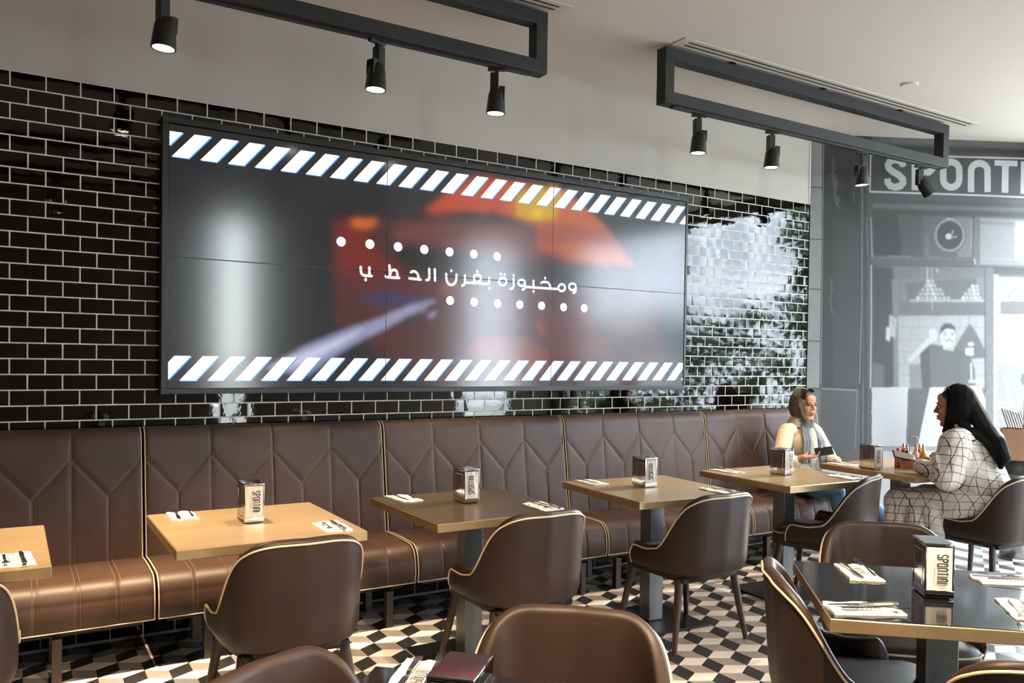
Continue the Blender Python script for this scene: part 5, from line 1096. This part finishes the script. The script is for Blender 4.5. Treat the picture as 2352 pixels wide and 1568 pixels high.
def hx(H, x, y, z): return H @ Vector((x, y, z))
q = MB(); hood(q, H1, k1)
for s_ in (-1, 1): capsule(q, hx(H1, s_*.068, .022, .0), hx(H1, s_*.052, .040, -.075), .017, .019); capsule(q, hx(H1, s_*.052, .040, -.075), hx(H1, s_*.016, .058, -.130), .019, .02)
ellipsoid(q, hx(H1, 0, .030, -.140), (.066, .052, .030), H1)
ellipsoid(q, hx(H1, 0, -.012, -.135), (.082, .076, .055), H1); ellipsoid(q, hx(H1, 0, -.03, -.175), (.12, .085, .035), H1)
for t in range(5): capsule(q, hx(H1, -.080+.006*t, -.06+.012*t, .05-.04*t), hx(H1, -.035+.012*t, .030, -.112-.010*t), .0085, .008)
for t in range(4): capsule(q, hx(H1, .080-.006*t, -.06+.012*t, .03-.04*t), hx(H1, .035-.012*t, .030, -.112-.010*t), .0085, .008)
organic('headscarf', q, .005, MAT['grey_scarf'], p1, 3)
q = MB()
ellipsoid(q, hx(H1, 0, .020, -.150), (.074, .060, .036), H1)
for s_, x0, x1, zt, n_ in ((-1, 5.300, 5.275, .70, 6), (1, 5.362, 5.405, .655, 8)):
    for t in range(n_):
        f_ = t/(n_-1); a_ = (x0+s_*.040*f_, -.478+.02*f_, .975-.012*f_); m_ = (x0+(x1-x0)*.5+s_*.062*f_, -.520+.012*f_-.006*(t % 2), .86); e__ = (x1+s_*.078*f_, -.528+.01*f_-.008*(t % 2), zt+.01*math.sin(t*2))
        capsule(q, a_, m_, .0105, .0095, 8); capsule(q, m_, e__, .0095, .0105, 8)
organic('scarf_end', q, .0042, MAT['blue_scarf'], p1, 2)
q = MB(); ellipsoid(q, hx(H1, 0, .018, .060), (.0630, .0575, .0560), H1, 28); q.build('hair', MAT['hair'], p1)
q = MB()
capsule(q, (5.25, -.42, .53), (5.24, -.79, .51), .092, .07); capsule(q, (5.24, -.79, .505), (5.295, -.885, .17), .066, .05)
capsule(q, (5.41, -.42, .53), (5.50, -.79, .51), .092, .07); capsule(q, (5.50, -.79, .505), (5.635, -.98, .25), .066, .048); ellipsoid(q, (5.33, -.37, .53), (.165, .15, .095))
organic('jeans', q, .008, MAT['jeans'], p1, 3)
for an in ((5.30, -.90, .11), (5.655, -1.005, .20)):
    q = MB(); ax, ay, az = an; capsule(q, (ax+.005, ay-.01, az-.045), (ax+.07, ay-.13, az-.075), .04, .034); organic('shoe', q, .007, MAT['white_shoe'], p1, 2)
def glasses(label, H, k, up):
    g = thing('sunglasses', label, 'sunglasses', tuple(hx(H, 0, up[0], up[1])))
    M = Matrix.Translation(-hx(H, 0, up[0], up[1])) @ H; tl = Matrix.Rotation(R(up[2]), 4, 'X')
    T_ = lambda x, y, z: M @ (Vector((0, up[0], up[1]))+tl.to_3x3() @ Vector((x, y, z)))
    l = MB()
    for s_ in (-1, 1): l.lathe([(.001, -.0015), (.027, -.0012), (.027, .0012), (.001, .0015)], T_(s_*.033, .004, .0), 20, M=(M.to_3x3() @ tl.to_3x3() @ Matrix.Rotation(R(90), 3, 'X') @ Matrix.Diagonal((1, .82, 1))))
    l.build('lens', MAT['phone_black'], g)
    f = MB()
    for s_ in (-1, 1):
        f.tube([T_(s_*.033+.0275*math.cos(a), .004, .0225*math.sin(a)) for a in np.linspace(0, 2*math.pi, 18)[:-1]], .0022, 6, closed=True)
        f.tube([T_(s_*.060, .003, .008), T_(s_*.074, -.02, .006), T_(s_*.086, -.10, -.0)], .0022, 6)
    f.tube([T_(-.007, .006, .006), T_(0, .008, .009), T_(.007, .006, .006)], .002, 6)
    f.build('frame', MAT['lamp_black'], g); return g
glasses('dark sunglasses pushed up on the grey headscarf', H1, 1, (.030, .118, 55))
ph = thing('smartphone', 'black smartphone held by the woman in cream', 'phone', (5.195, -.715, .805), 0)
ph.rotation_euler = frame((0, 0, 0), (.80, -.5, .12), (-.45, -.72, .55)).to_euler()
MB().rbox(-.034, .034, -.068, .068, -.004, .004, .003).build('body', MAT['phone_black'], ph); MB().rbox(-.031, .031, -.064, .064, .0036, .0046, .0004, 1).build('display', MAT['phone_black'], ph)

# --- the woman in plaid, on the chair, her back half turned to us
H2 = frame((5.195, -1.70, 1.185), (-.40, .92, -.06)); k2 = 1.06
b = MB(); head(b, H2, k2)
capsule(b, (5.245, -1.765, 1.05), (5.265, -1.85, .64), .10, .125); ellipsoid(b, (5.27, -1.86, .57), (.17, .15, .11)); capsule(b, (5.10, -1.785, .985), (5.40, -1.785, .985), .06, .06)
capsule(b, (5.06, -1.79, .965), (5.025, -1.76, .755), .055, .046); capsule(b, (5.025, -1.76, .755), (5.095, -1.525, .80), .042, .027)
capsule(b, (5.43, -1.79, .965), (5.47, -1.70, .76), .055, .046); capsule(b, (5.47, -1.70, .76), (5.36, -1.50, .81), .042, .028)
W2 = frame((5.095, -1.525, .80), (-.28, .95, .14), (-.86, -.28, .42))
hand(b, W2, 1, [(.5, .7, .4), (.4, .6, .4), (.3, .5, .35), (.25, .45, .3)], (.042, .07, -.028), .98)
W2b = frame((5.36, -1.50, .81), (-.5, .85, .12), (.4, 0, .9)); hand(b, W2b, -1, [(.4, .6, .4)]*4, (.042, .07, -.028), .98)
for s_, kn, an in ((-1, (5.12, -1.40, .55), (5.10, -1.36, .10)), (1, (5.38, -1.40, .55), (5.40, -1.40, .10))):
    capsule(b, (5.27+s_*.10, -1.82, .56), kn, .085, .062); capsule(b, kn, an, .055, .036); capsule(b, an, (an[0], an[1]+.13, .045), .038, .028)
p2 = organic('person', b, .005, MAT['skin_dark'], smooth=5)
tag(p2, 'person in a white plaid dress and black headscarf, seen in profile, holding a red phone', 'person')
face_parts(p2, H2, k2, .004)
q = MB(); capsule(q, (5.235, -1.77, 1.03), (5.265, -1.86, .66), .115, .175); ellipsoid(q, (5.25, -1.80, .80), (.18, .16, .20)); ellipsoid(q, (5.27, -1.86, .57), (.235, .20, .125)); ellipsoid(q, (5.24, -1.69, .86), (.14, .10, .11))
capsule(q, (5.095, -1.785, .985), (5.405, -1.785, .985), .083, .083)
capsule(q, (5.055, -1.79, .965), (5.025, -1.765, .755), .098, .088); capsule(q, (5.025, -1.765, .755), (5.082, -1.565, .795), .080, .052); capsule(q, (5.079, -1.575, .793), (5.088, -1.548, .797), .053, .050)
capsule(q, (5.435, -1.79, .965), (5.47, -1.70, .76), .098, .086); capsule(q, (5.47, -1.70, .76), (5.385, -1.545, .80), .078, .052)
for t in range(6): a = .3+.5*t; capsule(q, (5.025+.085*math.cos(a), -1.765+.085*math.sin(a), .90), (5.02+.075*math.cos(a+.5), -1.76+.07*math.sin(a+.5), .76), .012, .010)
organic('dress_top', q, .0075, MAT['plaid'], p2, 2)
q = MB(); ellipsoid(q, (5.27, -1.86, .58), (.232, .20, .135))
for s_ in (-1, 1): capsule(q, (5.26+s_*.12, -1.80, .565), (5.25+s_*.15, -1.40, .535), .125, .105); capsule(q, (5.25+s_*.15, -1.40, .54), (5.25+s_*.16, -1.385, .27), .10, .085)
capsule(q, (5.10, -1.40, .53), (5.40, -1.40, .53), .10, .10); capsule(q, (5.10, -1.385, .28), (5.40, -1.385, .28), .08, .08)
capsule(q, (5.08, -1.42, .50), (5.08, -1.46, .26), .075, .06); capsule(q, (5.05, -1.56, .50), (5.045, -1.60, .33), .075, .05); capsule(q, (5.05, -1.66, .52), (5.04, -1.70, .38), .07, .045)
for t in range(9): capsule(q, (5.13+.02*t, -1.30-.002*t, .50), (5.06+.035*t, -1.30, .24), .02, .024)
organic('skirt', q, .009, MAT['plaid'], p2, 2)
q = MB(); hood(q, H2, k2*1.03)
for s_ in (-1, 1): capsule(q, hx(H2, s_*.072, .020, .0), hx(H2, s_*.055, .034, -.075), .017, .019); capsule(q, hx(H2, s_*.055, .034, -.075), hx(H2, s_*.018, .052, -.140), .019, .02)
ellipsoid(q, hx(H2, 0, .026, -.150), (.066, .052, .030), H2)
ellipsoid(q, hx(H2, 0, -.015, -.15), (.09, .085, .06), H2); ellipsoid(q, hx(H2, 0, -.035, -.19), (.155, .115, .048), H2)
capsule(q, hx(H2, 0, -.07, .02), (5.245, -1.85, 1.05), .078, .078); capsule(q, (5.245, -1.85, 1.05), (5.235, -1.935, .97), .078, .062); 
capsule(q, (5.235, -1.945, .97), (5.215, -1.995, .90), .065, .05); capsule(q, (5.215, -1.995, .90), (5.20, -1.995, .84), .05, .018)
for t in range(4): capsule(q, hx(H2, -.09+.01*t, -.04-.02*t, -.10), (5.19+.012*t, -1.985, .93-.012*t), .018, .014)
organic('headscarf', q, .0055, MAT['black_scarf'], p2, 3)
q = MB(); ellipsoid(q, hx(H2, 0, .0150, .0655), (.0665, .062, .062), H2, 28); q.build('hair', MAT['hair'], p2)
for an in ((5.10, -1.36, .10), (5.40, -1.40, .10)):
    q = MB(); capsule(q, (an[0], an[1], .26), (an[0], an[1], .10), .055, .045); organic('trouser_leg', q, .008, MAT['black_cloth'], p2, 2)
    q = MB(); capsule(q, (an[0], an[1], .042), (an[0], an[1]+.15, .038), .042, .036); organic('shoe', q, .007, MAT['black_cloth'], p2, 2)
glasses('dark sunglasses pushed up on the black headscarf', H2, 1, (.030, .130, 55))
ph2 = thing('smartphone', 'phone in a dark red case held by the woman in plaid', 'phone', (5.068, -1.44, .852), 0)
ph2.rotation_euler = frame((0, 0, 0), (.80, -.50, -.22), (-.40, -.45, .80)).to_euler()
MB().rbox(-.034, .034, -.074, .074, -.006, .006, .005).build('case', MAT['phone_red'], ph2); MB().rbox(-.029, .029, -.068, .068, .0056, .0068, .0006, 1).build('display', MAT['phone_glass'], ph2)
